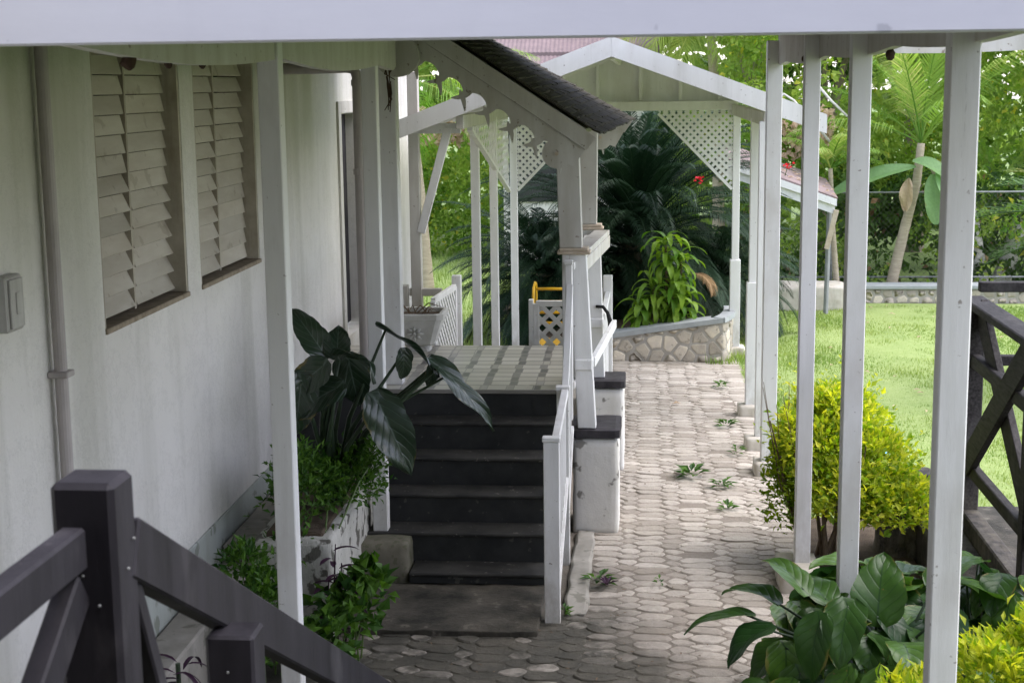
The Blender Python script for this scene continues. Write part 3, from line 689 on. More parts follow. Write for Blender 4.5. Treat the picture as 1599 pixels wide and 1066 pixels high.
bx('return_rail', M['paint_old'], lr, -2.12, -1.82, 13.51, 13.55, 1.40, 1.47, .005)
lr = thing('lattice_railing', 'short white lattice rail in front of the yellow chair', 'railing', (-.75, 13, .5))
framed_lattice(lr, (-.92, 12.98, .98), (1, 0, 0), .42, .43, .125, .038)
bx('end_post', M['paint'], lr, -.475, -.44, 12.96, 13.02, 0, 1.45, .004)
bx('end_post', M['paint'], lr, -.985, -.945, 12.96, 13.02, 0, 1.445, .004)
pr_ = thing('picket_railing', 'white picket rail with tall end post beside the stone planter', 'railing', (-.33, 14, 0))
pickets('picket_panel', pr_, -.34, 13.08, -.33, 14.5, (1.30, 1.30), (.25, .2), 13)
bx('end_post', M['paint'], pr_, -.375, -.285, 14.5, 14.58, -.01, 1.46, .006)
# yellow chair behind the lattice
d = thing('yellow_chair', 'yellow tubular metal chair half hidden behind the lattice rail', 'chair', (-.75, 13.6, 0))
bx('seat', M['yellow'], d, -1.0, -.62, 13.45, 13.85, .93, .96, .01)
for x in (-.98, -.64):
    b = MB(); b.tube([(x, 13.85, .5), (x, 13.85, 1.42), (x+.0, 13.83, 1.47), (x, 13.7, 1.5), (x, 13.5, 1.47), (x, 13.47, 1.42), (x, 13.46, .5)], .012, 8); b.build('arm_frame', M['yellow'], d, smooth=True)
b = MB()
for z in (1.1, 1.2, 1.3, 1.42): b.tube([(-.98, 13.85, z), (-.64, 13.85, z)], .014, 8)
b.build('backrest', M['yellow'], d, smooth=True)
b = MB()
for x in (-.9, -.72): b.box(x-.2, x+.2, 13.4, 13.9, .40, .499)
bx('landing_block', M['concrete'], None, -1.12, -.5, 13.32, 14.0, 0, .5, .01); o = bpy.data.objects['landing_block']; o.name = 'concrete_block'
tag(o, 'low concrete block under the yellow chair behind the porch', 'block')
# black strap
d = thing('black_strap', 'black strap looped over the collar of the far porch column', 'strap', (-.3, 12.7, 1.3))
b = MB(); b.tube([(-.39, 12.73, 1.42), (-.33, 12.715, 1.42), (-.29, 12.70, 1.37), (-.265, 12.70, 1.28), (-.275, 12.70, 1.20)], [.013, .015, .016, .024, .014], 8); b.build('loop', M['black'], d, smooth=True)

# flower pot
pt = thing('flower_pot', 'square pale cement pot with rosette relief on the tiled porch', 'flower pot', (-1.88, 12.45, FZ))
b = MB(); x, y = -1.88, 12.40
prof = [(.10, 1.101), (.095, 1.12), (.075, 1.14), (.135, 1.165), (.16, 1.24), (.195, 1.35), (.205, 1.375), (.215, 1.38), (.22, 1.425), (.21, 1.435), (.185, 1.432), (.175, 1.37)]
rings = []; N_ = 28
for r_, z in prof:
    for k in range(N_):
        a = 2*math.pi*k/N_; q = 1/max(abs(math.cos(a)), abs(math.sin(a))); q = min(q, 1.30)
        rings.append((x+1.1*r_*q*math.cos(a), y+r_*q*math.sin(a), z))
fs = [(i*N_+k, i*N_+(k+1) % N_, (i+1)*N_+(k+1) % N_, (i+1)*N_+k) for i in range(len(prof)-1) for k in range(N_)]
b.add(rings, fs, .5)
po = b.build('pot', M['potclay'], pt)
b = MB()
for k in range(8):
    a = 2*math.pi*k/8; b.tube([(x+.015*math.cos(a), y-.176, 1.265+.012*math.sin(a)), (x+.045*math.cos(a), y-.190-.02*math.sin(a)*.3, 1.265+.04*math.sin(a)), (x+.075*math.cos(a), y-.183-.03*math.sin(a)*.4, 1.265+.06*math.sin(a))], [.006, .014, .005], 6)
b.tube([(x, y-.16, 1.265), (x, y-.198, 1.265)], .014, 10); b.build('rosette', M['potclay'], po, smooth=True)
bx('soil', M['soil'], pt, x-.17, x+.17, y-.17, y+.17, 1.35, 1.40, .01)
b = MB()
for k in range(11):
    a = U(0, 6.28); l = U(.1, .22); s0 = V3(x+U(-.1, .1), y+U(-.1, .1), 1.4); b.tube([s0, s0+V3(math.cos(a)*l*.5, math.sin(a)*l*.3, l*.42), s0+V3(math.cos(a)*l, math.sin(a)*l*.6, l*.25)], [.006, .005, .002], 5)
b.build('dry_twigs', M['twig'], pt)

# ================================================================== WALKWAY CANOPY
cn = thing('walkway_canopy', 'white timber walkway canopy on slim square posts along the path', 'canopy', (-.3, 8, 0))
def post(x, y, z0, z1, par, blk=None, wd=.1, m='paint'):
    o = bx('post', M[m], par, x-wd/2, x+wd/2, y-wd/2, y+wd/2, z0, z1, .005)
    if blk:
        bb = rough_box(*blk, 7, .006, int(y*13)); bb.build('post_base', M['block'], o, smooth=True)
    return o
for x, y in ((1.07, 5.24), (1.07, 7.65)): post(x, y, -.01, 3.62, cn)
post(1.06, 9.72, .15, 3.62, cn, (.90, 1.17, 9.48, 9.92, -.03, .165))
post(1.07, 12.58, .125, 3.62, cn, (.95, 1.21, 12.45, 12.74, -.03, .13), .125)
post(-1.715, 6.95, -.01, 3.62, cn); post(-1.765, 9.80, .29, 3.62, cn)
bx('front_beam', M['paint_beam'], cn, -3.2, 3.2, 4.27, 4.33, 3.425, 3.80, .006)
def wavy_beam(par, a, c, zb, zt, th_, bays, amp, name='side_beam'):
    """board whose lower edge bellies down between the posts"""
    a = V3(*a, 0); c = V3(*c, 0); d_ = c-a; ln = np.linalg.norm(d_); d_ = d_/ln
    b_ = MB(); n_ = 60
    for i in range(n_):
        q = []
        for u in (i/n_, (i+1)/n_):
            ph = (u*bays) % 1 if u < 1 else 1
            q.append((u*ln, zb-amp*math.sin(math.pi*ph)))
        b_.prism([(q[0][0], q[0][1]), (q[1][0], q[1][1]), (q[1][0], zt), (q[0][0], zt)], a+np.cross(d_, (0, 0, 1))*(-th_/2)*-1, d_, (0, 0, 1), -th_ if False else th_, .5)
    bm = None; return b_.build(name, M['paint_old'], par)
wavy_beam(cn, (1.07, 4.35), (1.07, 12.55), 3.445, 3.66, .05, 3.3, .03)
wavy_beam(cn, (-1.74, 4.35), (-1.77, 10.45), 3.43, 3.66, .05, 2.25, .045)
wavy_beam(cn, (1.12, 10.62), (4.6, 10.62), 3.50, 3.68, .05, 2.0, .03, 'cross_beam')
for i in range(13):
    b = MB(); y = 4.9+i*.62; b.bar((-2.35, y, 3.70), (1.35, y, 3.70), .045, .075); b.build('rafter', M['paint_old'], cn)
for x in (1.5, 2.4, 3.3, 4.2):
    b = MB(); b.bar((x, 6.0, 3.66), (x+.25, 10.58, 3.62), .04, .09); b.build('rafter', M['paint_old'], cn)
b = MB(); b.box(-2.58, 1.42, 4.34, 12.75, 3.745, 3.78); b.build('roof', M['shingle'], cn)
bx('fascia', M['paint_old'], cn, 1.36, 1.39, 4.34, 10.55, 3.60, 3.74, .003)
# scroll end of the left beam at the porch
b = MB(); circ = [(.16*math.cos(t), .16*math.sin(t)*.9) for t in np.linspace(0, 2*math.pi, 24, endpoint=False)]
b.prism([(-1.70+q[0], 3.50+q[1]) for q in circ], (0, 10.53, 0), (1, 0, 0), (0, 0, 1), -.04); b.build('scroll_end', M['paint_old'], cn, .004)

# wasp nests of mud below the beams
nests = [(-1.70, 4.95, 3.385, .026, 'large brown mud nest under the left beam near the house corner'),
         (-1.70, 5.38, 3.385, .016, 'small brown mud nest under the left beam by the first shutter'),
         (-1.70, 5.80, 3.385, .014, 'tiny brown mud nest under the left beam above the shutters'),
         (-1.73, 8.42, 3.50, .03, 'brown mud nest on the beam left of the downpipe elbow'),
         (1.04, 9.9, 3.43, .028, 'brown mud nest under the beam above the yellow bush'),
         (1.045, 6.6, 3.40, .022, 'brown mud nest under the beam between the two nearest right posts')]
for x, y, z, r_, lb in nests:
    b = MB(); pts = [(x, y, z+r_*1.1), (x+.002, y, z+r_*.5), (x, y+.003, z-.002), (x+.004, y, z-r_*.7), (x+.005, y, z-r_)]
    b.tube(pts, [r_*.5, r_*.95, r_, r_*.6, r_*.15], 9, ridge=lambda i, k: U(-.2, .2)); tag(b.build('mud_nest', M['mud'], smooth=True), lb, 'mud nest', 'mud nests under the canopy beams')

bl = thing('balcony', 'balcony where the viewer stands, with unseen roof and walls added to block light', 'balcony', (0, 0, 0))
bx('ceiling', M['paint_old'], bl, -2.55, 3.2, -2.6, 1.7, 4.40, 4.46)  # unseen roof over the camera, added to darken the foreground
bx('back_light_block', M['wall'], bl, -2.55, 3.2, -2.7, -2.605, 0, 4.46)  # unseen wall behind the camera, added to block low sky light
bx('side_light_block', M['wall'], bl, 3.205, 3.3, -2.7, 3.2, 0, 4.46)  # unseen wall right of the camera, added to keep light off the newel
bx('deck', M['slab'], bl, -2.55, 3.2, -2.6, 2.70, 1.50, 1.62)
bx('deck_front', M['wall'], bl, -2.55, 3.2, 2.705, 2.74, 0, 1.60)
for k in range(7):
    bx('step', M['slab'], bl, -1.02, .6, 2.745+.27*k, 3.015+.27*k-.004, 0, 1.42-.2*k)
# ================================================================== GABLED ARBOUR
ga = thing('garden_arbour', 'white gabled timber arbour with lattice corners over the far path', 'arbour', (-.27, 15.8, 0))
GY, BY = 13.40, 18.25; AX, AZ = -.27, 3.70; SL = .371
for sx, x1 in ((1, 1.60), (-1, -2.16)):
    b = MB(); ln = abs(x1-AX)
    b.prism([(AX, AZ), (x1, AZ-SL*ln), (x1, AZ-SL*ln-.165), (AX, AZ-.175)] if sx < 0 else [(AX+.001, AZ), (AX+.001, AZ-.175), (x1, AZ-SL*ln-.165), (x1, AZ-SL*ln)], (0, GY, 0), (1, 0, 0), (0, 0, 1), -.03)
    b.build('bargeboard', M['paint'], ga)
    b = MB(); e = .03
    b.hexa([(AX, GY+.035, AZ-.04), (x1, GY+.035, AZ-SL*ln-.04), (x1, BY+.3, AZ-SL*ln-.04), (AX, BY+.3, AZ-.04), (AX, GY+.035, AZ-.01), (x1, GY+.035, AZ-SL*ln-.01), (x1, BY+.3, AZ-SL*ln-.01), (AX, BY+.3, AZ-.01)])
    b.build('soffit', M['paint'], ga)
    b = MB(); e2 = x1+sx*.005; z2 = AZ-SL*abs(e2-AX)
    b.hexa([(AX, GY+.003, AZ-.009), (e2, GY+.003, z2-.009), (e2, BY+.34, z2-.009), (AX, BY+.34, AZ-.009), (AX, GY+.003, AZ-.001), (e2, GY+.003, z2-.001), (e2, BY+.34, z2-.001), (AX, BY+.34, AZ-.001)])
    b.build('roof', M['pinktile'], ga)
    for k in range(3):
        b = MB(); y = GY+.9+k*1.2; b.bar((AX+sx*.03, y, AZ-.10), (x1*.97, y, AZ-SL*abs(x1*.97-AX)-.09), .05, .09); b.build('rafter', M['paint'], ga)
bx('ridge_board', M['paint'], ga, AX-.02, AX+.02, GY+.04, BY+.2, AZ-.20, AZ-.05, .003)
for x in (1.09, -1.62): bx('side_beam', M['paint_old'], ga, x-.035, x+.035, GY+.04, BY+.1, 2.91, 3.03, .004)
bx('tie_beam', M['paint'], ga, -1.66, 1.13, BY-.08, BY-.01, 2.965, 3.075, .004)
# closed back gable
b = MB(); x0, x1 = -1.75, 1.2
b.prism([(x0, 3.04), (x1, 3.04), (x1, AZ-SL*(x1-AX)-.05), (AX, AZ-.05), (x0, AZ-SL*(AX-x0)-.05)], (0, BY+.04, 0), (1, 0, 0), (0, 0, 1), -.02); b.build('gable_panel', M['paint'], ga)
for x in (-1.05, -.53, -.02, .45, .92): bx('batten', M['paint'], ga, x-.022, x+.022, BY-.035, BY+.012, 3.08, AZ-SL*abs(x-AX)-.07, .003)
# posts
for x, y, zs in ((1.065, 13.48, None), (1.09, 14.86, 1.35), (1.12, 18.24, 1.18), (-1.66, 15.0, None), (-1.625, 16.5, None), (-1.55, 18.24, None)):
    o = post(x, y, .10 if x > 0 else -.01, 2.95, ga, (x-.13, x+.13, y-.1, y+.14, -.03, .125) if x > 0 else None, .085)
    if zs: bx('sleeve', M['paint'], o, x-.062, x+.062, y-.062, y+.062, .12, zs, .005)
o = post(-2.05, 13.55, -.01, 3.42, ga, None, .095, 'paint_old')
b = MB(); b.bar((-2.0, 13.52, 1.98), (-1.73, 13.52, 2.93), .075, .05, up=(0, 1, 0)); b.build('brace', M['paint'], ga, .004)
bx('plate', M['paint'], ga, -2.1, -1.62, 13.50, 13.56, 2.87, 2.96, .004)
for sx, xc in ((1, 1.07), (-1, -1.50)):
    W_, H_ = .88, .90
    b = MB(); ax = (-sx, 0, 0)
    if sx > 0: clip = [(0, H_), (0, 0), (W_, H_)][::-1]
    else: clip = [(0, H_), (0, 0), (W_, H_)][::-1]
    # polygon must be counter-clockwise in (x, z) of the panel
    pts = [(0, 0), (W_, H_), (0, H_)]
    lattice(b, (xc, BY-.03, 2.06), ax, (0, 0, 1), W_, H_, .085, .033, .008, pts); o = b.build('lattice_panel', M['paint'], ga)
    b = MB(); b.bar((xc, BY-.03, 2.03), (xc-sx*W_, BY-.03, 2.06+H_-.03), .035, .05, up=(0, 1, 0)); b.build('edge_strip', M['paint'], o)
# long side lattice along the left post row
b = MB(); lattice(b, (-1.60, 18.16, 2.06), (0, -1, 0), (0, 0, 1), 4.1, .86, .17, .030, .006, [(0, 0), (4.1, .86), (0, .86)]); o = b.build('lattice_panel', M['paint'], ga)
b = MB(); b.bar((-1.60, 18.16, 2.03), (-1.60, 14.06, 2.89), .035, .05, up=(1, 0, 0)); b.build('edge_strip', M['paint'], o)

# ================================================================== DARK RAILINGS
fr = thing('wooden_railing', 'dark stained timber stair railing with square newel near the camera', 'railing', (-1.08, 2.8, 0))
bx('newel_post', M['darkwood'], fr, -1.150, -1.022, 2.75, 2.875, 0, 2.545, .012)
b = MB(); b.bar((-1.10, 2.74, 2.42), (-1.12, 1.2, 2.42), .05, .085); b.build('handrail', M['darkwood'], fr, .006)
b = MB(); b.bar((-1.105, 2.74, 2.34), (-1.12, 1.9, 1.74), .045, .085); b.build('brace', M['darkwood'], fr, .005)
zr = lambda y: 2.40-.535*(y-2.85)
b = MB(); b.bar((-1.045, 2.86, zr(2.86)-.01), (-1.045, 6.4, zr(6.4)-.01), .055, .125); b.build('handrail', M['darkwood'], fr, .006)
bx('post', M['darkwood'], fr, -1.055, -.935, 3.40, 3.51, 0, 1.99, .008)
b = MB(); b.bar((-1.07, 2.88, 2.30), (-1.05, 3.40, 1.1), .045, .085, up=(1, 0, 0)); b.build('brace', M['darkwood'], fr, .005)
for q in ((-1.12, 2.748, 2.40), (-1.06, 2.748, 2.30), (-1.09, 2.748, 2.36), (-1.018, 2.80, 2.36), (-1.018, 2.84, 2.41), (-1.0, 3.398, 1.90)):
    b = MB(); b.tube([q, (q[0]+(.004 if q[0] > -1.03 and q[1] < 3 else 0), q[1]-(.004 if not (q[0] > -1.03 and q[1] < 3) else 0), q[2])], [.0032, .0024], 8); b.build('nail', M['greymetal'], fr)
rr = thing('wooden_railing', 'weathered dark timber railing with crossed braces on the right slab', 'railing', (2.2, 8, .3))
X = 2.22
tp = [5.4, 7.0, 8.55, 10.15]
for y in tp:
    bx('post', M['agedwood'], rr, X-.055, X+.055, y-.055, y+.055, .28, 1.80, .008)
bx('top_rail', M['agedwood'], rr, X-.075, X+.075, 5.2, 10.3, 1.80, 1.855, .008)
bx('lower_rail', M['agedwood'], rr, X-.03, X+.03, 5.3, 10.2, .66, .75, .006)
bx('middle_rail', M['agedwood'], rr, X-.032, X+.032, 5.3, 10.2, 1.40, 1.49, .006)
bx('kerb_timber', M['agedwood'], rr, X-.06, X+.06, 5.2, 10.3, .29, .42, .01)
for y0, y1 in zip(tp[:-1], tp[1:]):
    b = MB(); b.bar((X+.025, y0+.06, .75), (X+.025, y1-.06, 1.79), .19, .045, up=(1, 0, 0)); b.build('brace', M['agedwood'], rr, .004)
    b = MB(); b.bar((X-.02, y0+.06, 1.79), (X-.025, y1-.06, .75), .19, .045, up=(1, 0, 0)); b.build('brace', M['agedwood'], rr, .004)
for z in (1.35, 1.86): bx('end_rail', M['agedwood'], rr, X+.08, X+2.6, 10.42, 10.49, z, z+.07, .006)
bx('post', M['agedwood'], rr, X+2.5, X+2.6, 10.35, 10.42, .3, 1.95, .006)
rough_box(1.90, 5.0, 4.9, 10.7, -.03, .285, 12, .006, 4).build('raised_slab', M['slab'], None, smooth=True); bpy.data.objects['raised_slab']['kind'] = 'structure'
# stump
d = thing('tree_stump', 'dark weathered tree stump beside the yellow bush', 'stump', (1.95, 10.5, 0))
b = MB(); pts = [(1.86, 10.45, -.02), (1.86, 10.45, .1), (1.855, 10.45, .35), (1.86, 10.45, .52), (1.86, 10.45, .60)]
rd = random.Random(5); rg = [rd.uniform(-.1, .1) for _ in range(26)]
b.tube(pts, [.23, .21, .195, .19, .17], 26, ridge=lambda i, k: rg[k]); b.build('stump', M['agedwood'], d)

# ================================================================== PLANTS
def emp(name, label, cat, loc, group=None): return thing(name, label, cat, loc, group)
def frond(mb, base, az, el, ln, droop, n, llen, lw, rach=.012, lang=60, sweep=.35, lup=.15, stem=None, start=.12):
    """one feather leaf: arching rachis with paired narrow leaflets"""
    base = V3(*base); p_ = base.copy(); pts = [p_.copy()]; e = el; K = 14; step = ln/K; h = V3(math.cos(az), math.sin(az), 0)
    for i in range(K):
        p_ = p_+(h*math.cos(e)+V3(0, 0, math.sin(e)))*step; pts.append(p_.copy()); e -= droop/K*(.5+1.0*i/K)
    pts = np.array(pts)
    (stem or mb).tube(pts, [rach*(1-.8*i/K) for i in range(K+1)], 5, cap=False)
    sdv = V3(-math.sin(az), math.cos(az), 0); P = []; D = []; Nn = []; Ls = []
    for i in range(n):
        u = start+(1-start)*(i+.5)/n; q = u*K; j = min(int(q), K-1); f = q-j
        c_ = pts[j]*(1-f)+pts[j+1]*f; tg = nrm(pts[j+1]-pts[j]); up_ = np.cross(sdv, tg)*-1
        if up_[2] < 0: up_ = -up_
        prof = (math.sin(math.pi*(.12+.86*u))**.6)*(1 if u < .85 else 1-.35*(u-.85)/.15)
        for s_ in (1, -1):
            a = R(lang)*(1-.45*u)+U(-.06, .06)
            dd = tg*math.cos(a)+sdv*s_*math.sin(a)+up_*(lup+U(-.06, .06))
            P.append(c_); D.append(nrm(dd)); Nn.append(up_); Ls.append(llen*prof*U(.9, 1.08))
    P, D, Nn, Ls = map(np.array, (P, D, Nn, Ls)); W_ = lw*(.6+.4*Ls/llen)
    Sd = np.cross(D, Nn); Sd /= np.linalg.norm(Sd, axis=1, keepdims=True)
    g = V3(0, 0, -1)
    m_ = P+D*(Ls*.55)[:, None]; tip = P+D*Ls[:, None]+g*(Ls*sweep)[:, None]
    vs = np.stack([P-Sd*(W_*.35)[:, None], P+Sd*(W_*.35)[:, None], m_+Sd*(W_*.5)[:, None], m_-Sd*(W_*.5)[:, None], tip], 1).reshape(-1, 3)
    o = len(mb.v); mb.v.extend(map(tuple, vs.tolist())); r_ = random.random()
    for i in range(len(P)):
        k = o+5*i; mb.f += [(k, k+1, k+2, k+3), (k+3, k+2, k+4)]; q = min(1, max(0, r_+U(-.15, .15))); mb.r += [q, q]

def big_leaf(mb, base, d, nrm_, L, W, shape, curl=.3, fold=.25, wave=.0, n=14, m=5, twist=0):
    """a single broad leaf blade as a curved, folded grid with u/v for its veins"""
    base = V3(*base); d = nrm(d); sd = nrm(np.cross(d, nrm_)); N = np.cross(sd, d)
    if mb.uv is None: mb.uv = []
    o = len(mb.v); ph = U(0, 6)
    p_ = base.copy(); dd = d.copy(); nn = N.copy(); prev = 0
    us = [(-.16+1.16*i/n) if shape == 'heart' else i/n for i in range(n+1)]
    for i, u in enumerate(us):
        if u > 0:
            st = (u-max(prev, 0))*L; a = curl*(u-max(prev, 0))
            dd, nn = dd*math.cos(a)-nn*math.sin(a), nn*math.cos(a)+dd*math.sin(a)
            p_ = p_+dd*st; c_ = p_
        else: c_ = base+d*u*L
        prev = u
        if shape == 'heart':
            hw = W*.5*(max(0, 1-((u-.22)/.78)**2)**.75 if u > .22 else max(.02, 1-((u-.22)/.40)**2)**.5)
            hw *= (1-.12*max(0, u-.6)/.4)*(1+.035*math.sin(19*u+ph)+.02*math.sin(43*u+2*ph))
            inner = .55*(-u/.16)*W*.25 if u < 0 else 0
        elif shape == 'strap':
            hw = W*.5*min(1, (u*6+.15))*(1-max(0, (u-.55)/.45)**2.2); inner = 0
        else:
            hw = W*.5*math.sin(math.pi*min(1, max(.0, u*.97+.015)))**.6; inner = 0
        for j in range(-m, m+1):
            v = j/m; x = (inner+(hw-inner)*abs(v))*(1 if v >= 0 else -1)
            lift = fold*abs(x)+wave*W*math.sin(9*u+ph+3*v)*abs(v)
            mb.v.append(tuple(c_+sd*x+nn*lift)); mb.uv.append((u, v, 0))
    r_ = random.random(); k = 2*m+1
    for i in range(n):
        for j in range(2*m):
            a = o+i*k+j; mb.f.append((a, a+1, a+k+1, a+k)); mb.r.append(r_)
def pad_uv(mb):
    while mb.uv is not None and len(mb.uv) < len(mb.v): mb.uv.append((0, 1, 0))

# --- cycad
cy = emp('cycad', 'huge dark green cycad with arching feathery fronds behind the stone planter', 'cycad', (-.1, 20.2, .3))
b = MB(); pts = [(-.1, 20.3, 0), (-.12, 20.3, .5), (-.1, 20.3, 1.0), (-.1, 20.3, 1.25)]
b.tube(pts, [.28, .24, .24, .18], 18, ridge=lambda i, k: U(-.12, .12)); b.build('trunk', M['bark'], cy)
b = MB()
for k in range(270):
    u = k/270; el = R(84-114*u+U(-7, 7)); az = k*2.39996+U(-.2, .2)
    frond(b, (-.1+U(-.12, .12), 20.3+U(-.12, .12), 1.45-.75*u), az, el, U(2.1, 2.65), R(78+30*u+U(-12, 12)), 70, .27, .0135, .013, 64, .38, .2)
b.build('crown', M['cycad'], cy)
c2 = emp('cycad', 'lower dark cycad with drooping frond tiers left of the big cycad', 'cycad', (-1.6, 20.0, .2))
b = MB(); b.tube([(-1.25, 19.7, 0), (-1.25, 19.7, .4), (-1.25, 19.7, .85)], [.24, .22, .16], 16, ridge=lambda i, k: U(-.12, .12)); b.build('trunk', M['bark'], c2)
b = MB()
for k in range(125):
    u = k/125; el = R(52-72*u+U(-7, 7)); az = k*2.39996+U(-.2, .2)
    frond(b, (-1.25+U(-.1, .1), 19.7+U(-.1, .1), 1.05-.65*u), az, el, U(1.25, 1.65), R(66+30*u+U(-12, 12)), 60, .25, .0135, .012, 66, .4, .2)
b.build('crown', M['cycad'], c2)
c3 = emp('cycad', 'small drooping cycad right of the dracaena behind the white posts', 'cycad', (1.15, 19.8, .2))
b = MB(); b.tube([(1.0, 20.0, 0), (1.0, 20.0, .4), (1.0, 20.0, .7)], [.2, .18, .14], 16, ridge=lambda i, k: U(-.12, .12)); b.build('trunk', M['bark'], c3)
b = MB()
for k in range(52):
    u = k/52; el = R(60-75*u+U(-7, 7)); az = k*2.39996+U(-.2, .2)
    frond(b, (1.0+U(-.1, .1), 20.0+U(-.1, .1), .9-.4*u), az, el, U(1.1, 1.5), R(70+30*u+U(-12, 12)), 56, .22, .0135, .012, 66, .4, .2)
b.build('crown', M['cycad'], c3)
b = MB()
for a in (-1.9,): frond(b, (.62, 18.7, .95), a+1.1, R(10), .5, R(120), 44, .13, .012, .008, 60, .5, .1)
b.build('dry_frond', M['cycadold'], c3)

def rubble_stones(place, W_, Hf, size, depth, seed):
    """irregular fitted stones: clipped cells over a u-v strip, each domed out of the mortar; place(u, v, d) -> point"""
    r_ = random.Random(seed); pts = []
    hmax = max(Hf(W_*i/20) for i in range(21)); tries = 0
    while tries < 4000:
        tries += 1; q = np.array((r_.uniform(0, W_), r_.uniform(0, hmax)))
        if all(np.hypot(*(q-o_)) > size*r_.uniform(.55, 1.0) for o_ in pts): pts.append(q)
    b_ = MB()
    for i, q in enumerate(pts):
        poly = [np.array(c_) for c_ in ((0., 0.), (W_, 0.), (W_, hmax), (0., hmax))]
        for j, o_ in enumerate(pts):
            if i == j or np.hypot(*(q-o_)) > size*3.2: continue
            m_ = (q+o_)/2; nn = q-o_; out = []
            for a_, c_ in zip(poly, poly[1:]+poly[:1]):
                fa, fc = np.dot(a_-m_, nn), np.dot(c_-m_, nn)
                if fa >= 0: out.append(a_)
                if (fa >= 0) != (fc >= 0): out.append(a_+(c_-a_)*(fa/(fa-fc)))
            poly = out
            if len(poly) < 3: break
        if len(poly) < 3: continue
        poly = [np.array((c_[0], min(c_[1], Hf(c_[0])-.004))) for c_ in poly]
        # more points per edge, jittered, so the outline is not ruler straight
        fine = []
        for a_, c_ in zip(poly, poly[1:]+poly[:1]):
            if np.hypot(*(c_-a_)) < .004: continue
            k_ = max(1, int(np.hypot(*(c_-a_))/(size*.3)))
            for t_ in range(k_): fine.append(a_+(c_-a_)*t_/k_+(np.array((r_.uniform(-1, 1), r_.uniform(-1, 1)))*size*.05 if t_ else 0))
        if len(fine) < 4: continue
        fine = np.array(fine); ct = fine.mean(0); ln_ = np.linalg.norm(fine-ct, axis=1).min()
        if ln_ < size*.10: continue
        n_ = len(fine); dd = depth*r_.uniform(.55, 1.2); vs = []
        for sc_, dz in ((1-.010/ln_, -.01), (1-.014/ln_, dd*.5), (1-.022/max(ln_, .05), dd*.92), (.6, dd)):
            for f_ in fine: uv = ct+(f_-ct)*max(sc_, .3); vs.append(place(uv[0], uv[1], dz+(r_.uniform(-.15, .15)*dd if dz > dd*.8 else 0)))
        vs.append(place(ct[0], ct[1], dd*1.02)); fs = []
        for g in range(3):
            for k_ in range(n_): a_ = g*n_+k_; c_ = g*n_+(k_+1) % n_; fs.append((a_, c_, c_+n_, a_+n_))
        fs += [(3*n_+k_, 3*n_+(k_+1) % n_, 4*n_) for k_ in range(n_)]
        b_.add(vs, fs, r_.random())
    return b_
# --- stone planter wall, curved
d = thing('stone_planter', 'curved rubble stone planter wall with smooth grey capping', 'planter', (.4, 17.9, 0))
pth = []
for i in range(33):
    u = i/32
    if u < .8: x = -.95+1.95*u/.8; y = 17.74+.05*math.sin(u*5)
    else: a = (u-.8)/.2*math.pi/2; x = 1.0+.13*math.sin(a); y = 17.78+.35*(1-math.cos(a))+.5*(u-.8)/.2
    zt = .20+.30*(u/.8)**1.0*(1 if u < .8 else .8/u); pth.append((x, y, min(zt, .50)))
b = MB(); c_ = MB()
for (xa, ya, za), (xb, yb, zb) in zip(pth[:-1], pth[1:]):
    n2 = nrm((yb-ya, -(xb-xa), 0)); w_ = -n2*(.28 if xa < .8 else .12); o_ = n2*.03
    a0 = V3(xa, ya, -.02); b0 = V3(xb, yb, -.02)
    if b.n() == 0: pass
    b.hexa([a0, b0, b0+w_, a0+w_, a0*[1, 1, 0]+[0, 0, za], b0*[1, 1, 0]+[0, 0, zb], b0*[1, 1, 0]+w_+[0, 0, zb], a0*[1, 1, 0]+w_+[0, 0, za]], .5)
    c_.hexa([V3(xa, ya, za+.002)+o_, V3(xb, yb, zb+.002)+o_, V3(xb, yb, zb+.002)+w_, V3(xa, ya, za+.002)+w_, V3(xa, ya, za+.06)+o_, V3(xb, yb, zb+.06)+o_, V3(xb, yb, zb+.06)+w_, V3(xa, ya, za+.06)+w_], .5)
wl_ = b.build('wall', M['mortar'], d); c_.build('capping', M['stonecap'], d)
L0 = [0]
for a_, c2 in zip(pth[:-1], pth[1:]): L0.append(L0[-1]+math.hypot(c2[0]-a_[0], c2[1]-a_[1]))
def along(u):
    for i in range(len(L0)-1):
        if u <= L0[i+1] or i == len(L0)-2:
            f = (u-L0[i])/(L0[i+1]-L0[i]); a_, c2 = pth[i], pth[i+1]; n2 = nrm((c2[1]-a_[1], -(c2[0]-a_[0]), 0)); return a_[0]+(c2[0]-a_[0])*f, a_[1]+(c2[1]-a_[1])*f, a_[2]+(c2[2]-a_[2])*f, n2
def pl(u, v, dz):
    x, y, z, n2 = along(u); return (x+n2[0]*dz, y+n2[1]*dz, v)
rubble_stones(pl, L0[-1], lambda u: along(u)[2], .20, .008, 4).build('stonework', M['stone'], wl_, smooth=True)
b = MB(); b.add([(-1.2, 18.0, .2), (1.0, 18.0, .42), (1.25, 19.2, .42), (1.1, 22, .25), (-2.2, 22, .1)], [(0, 1, 2, 3, 4)]); b.build('soil', M['soil'], d)

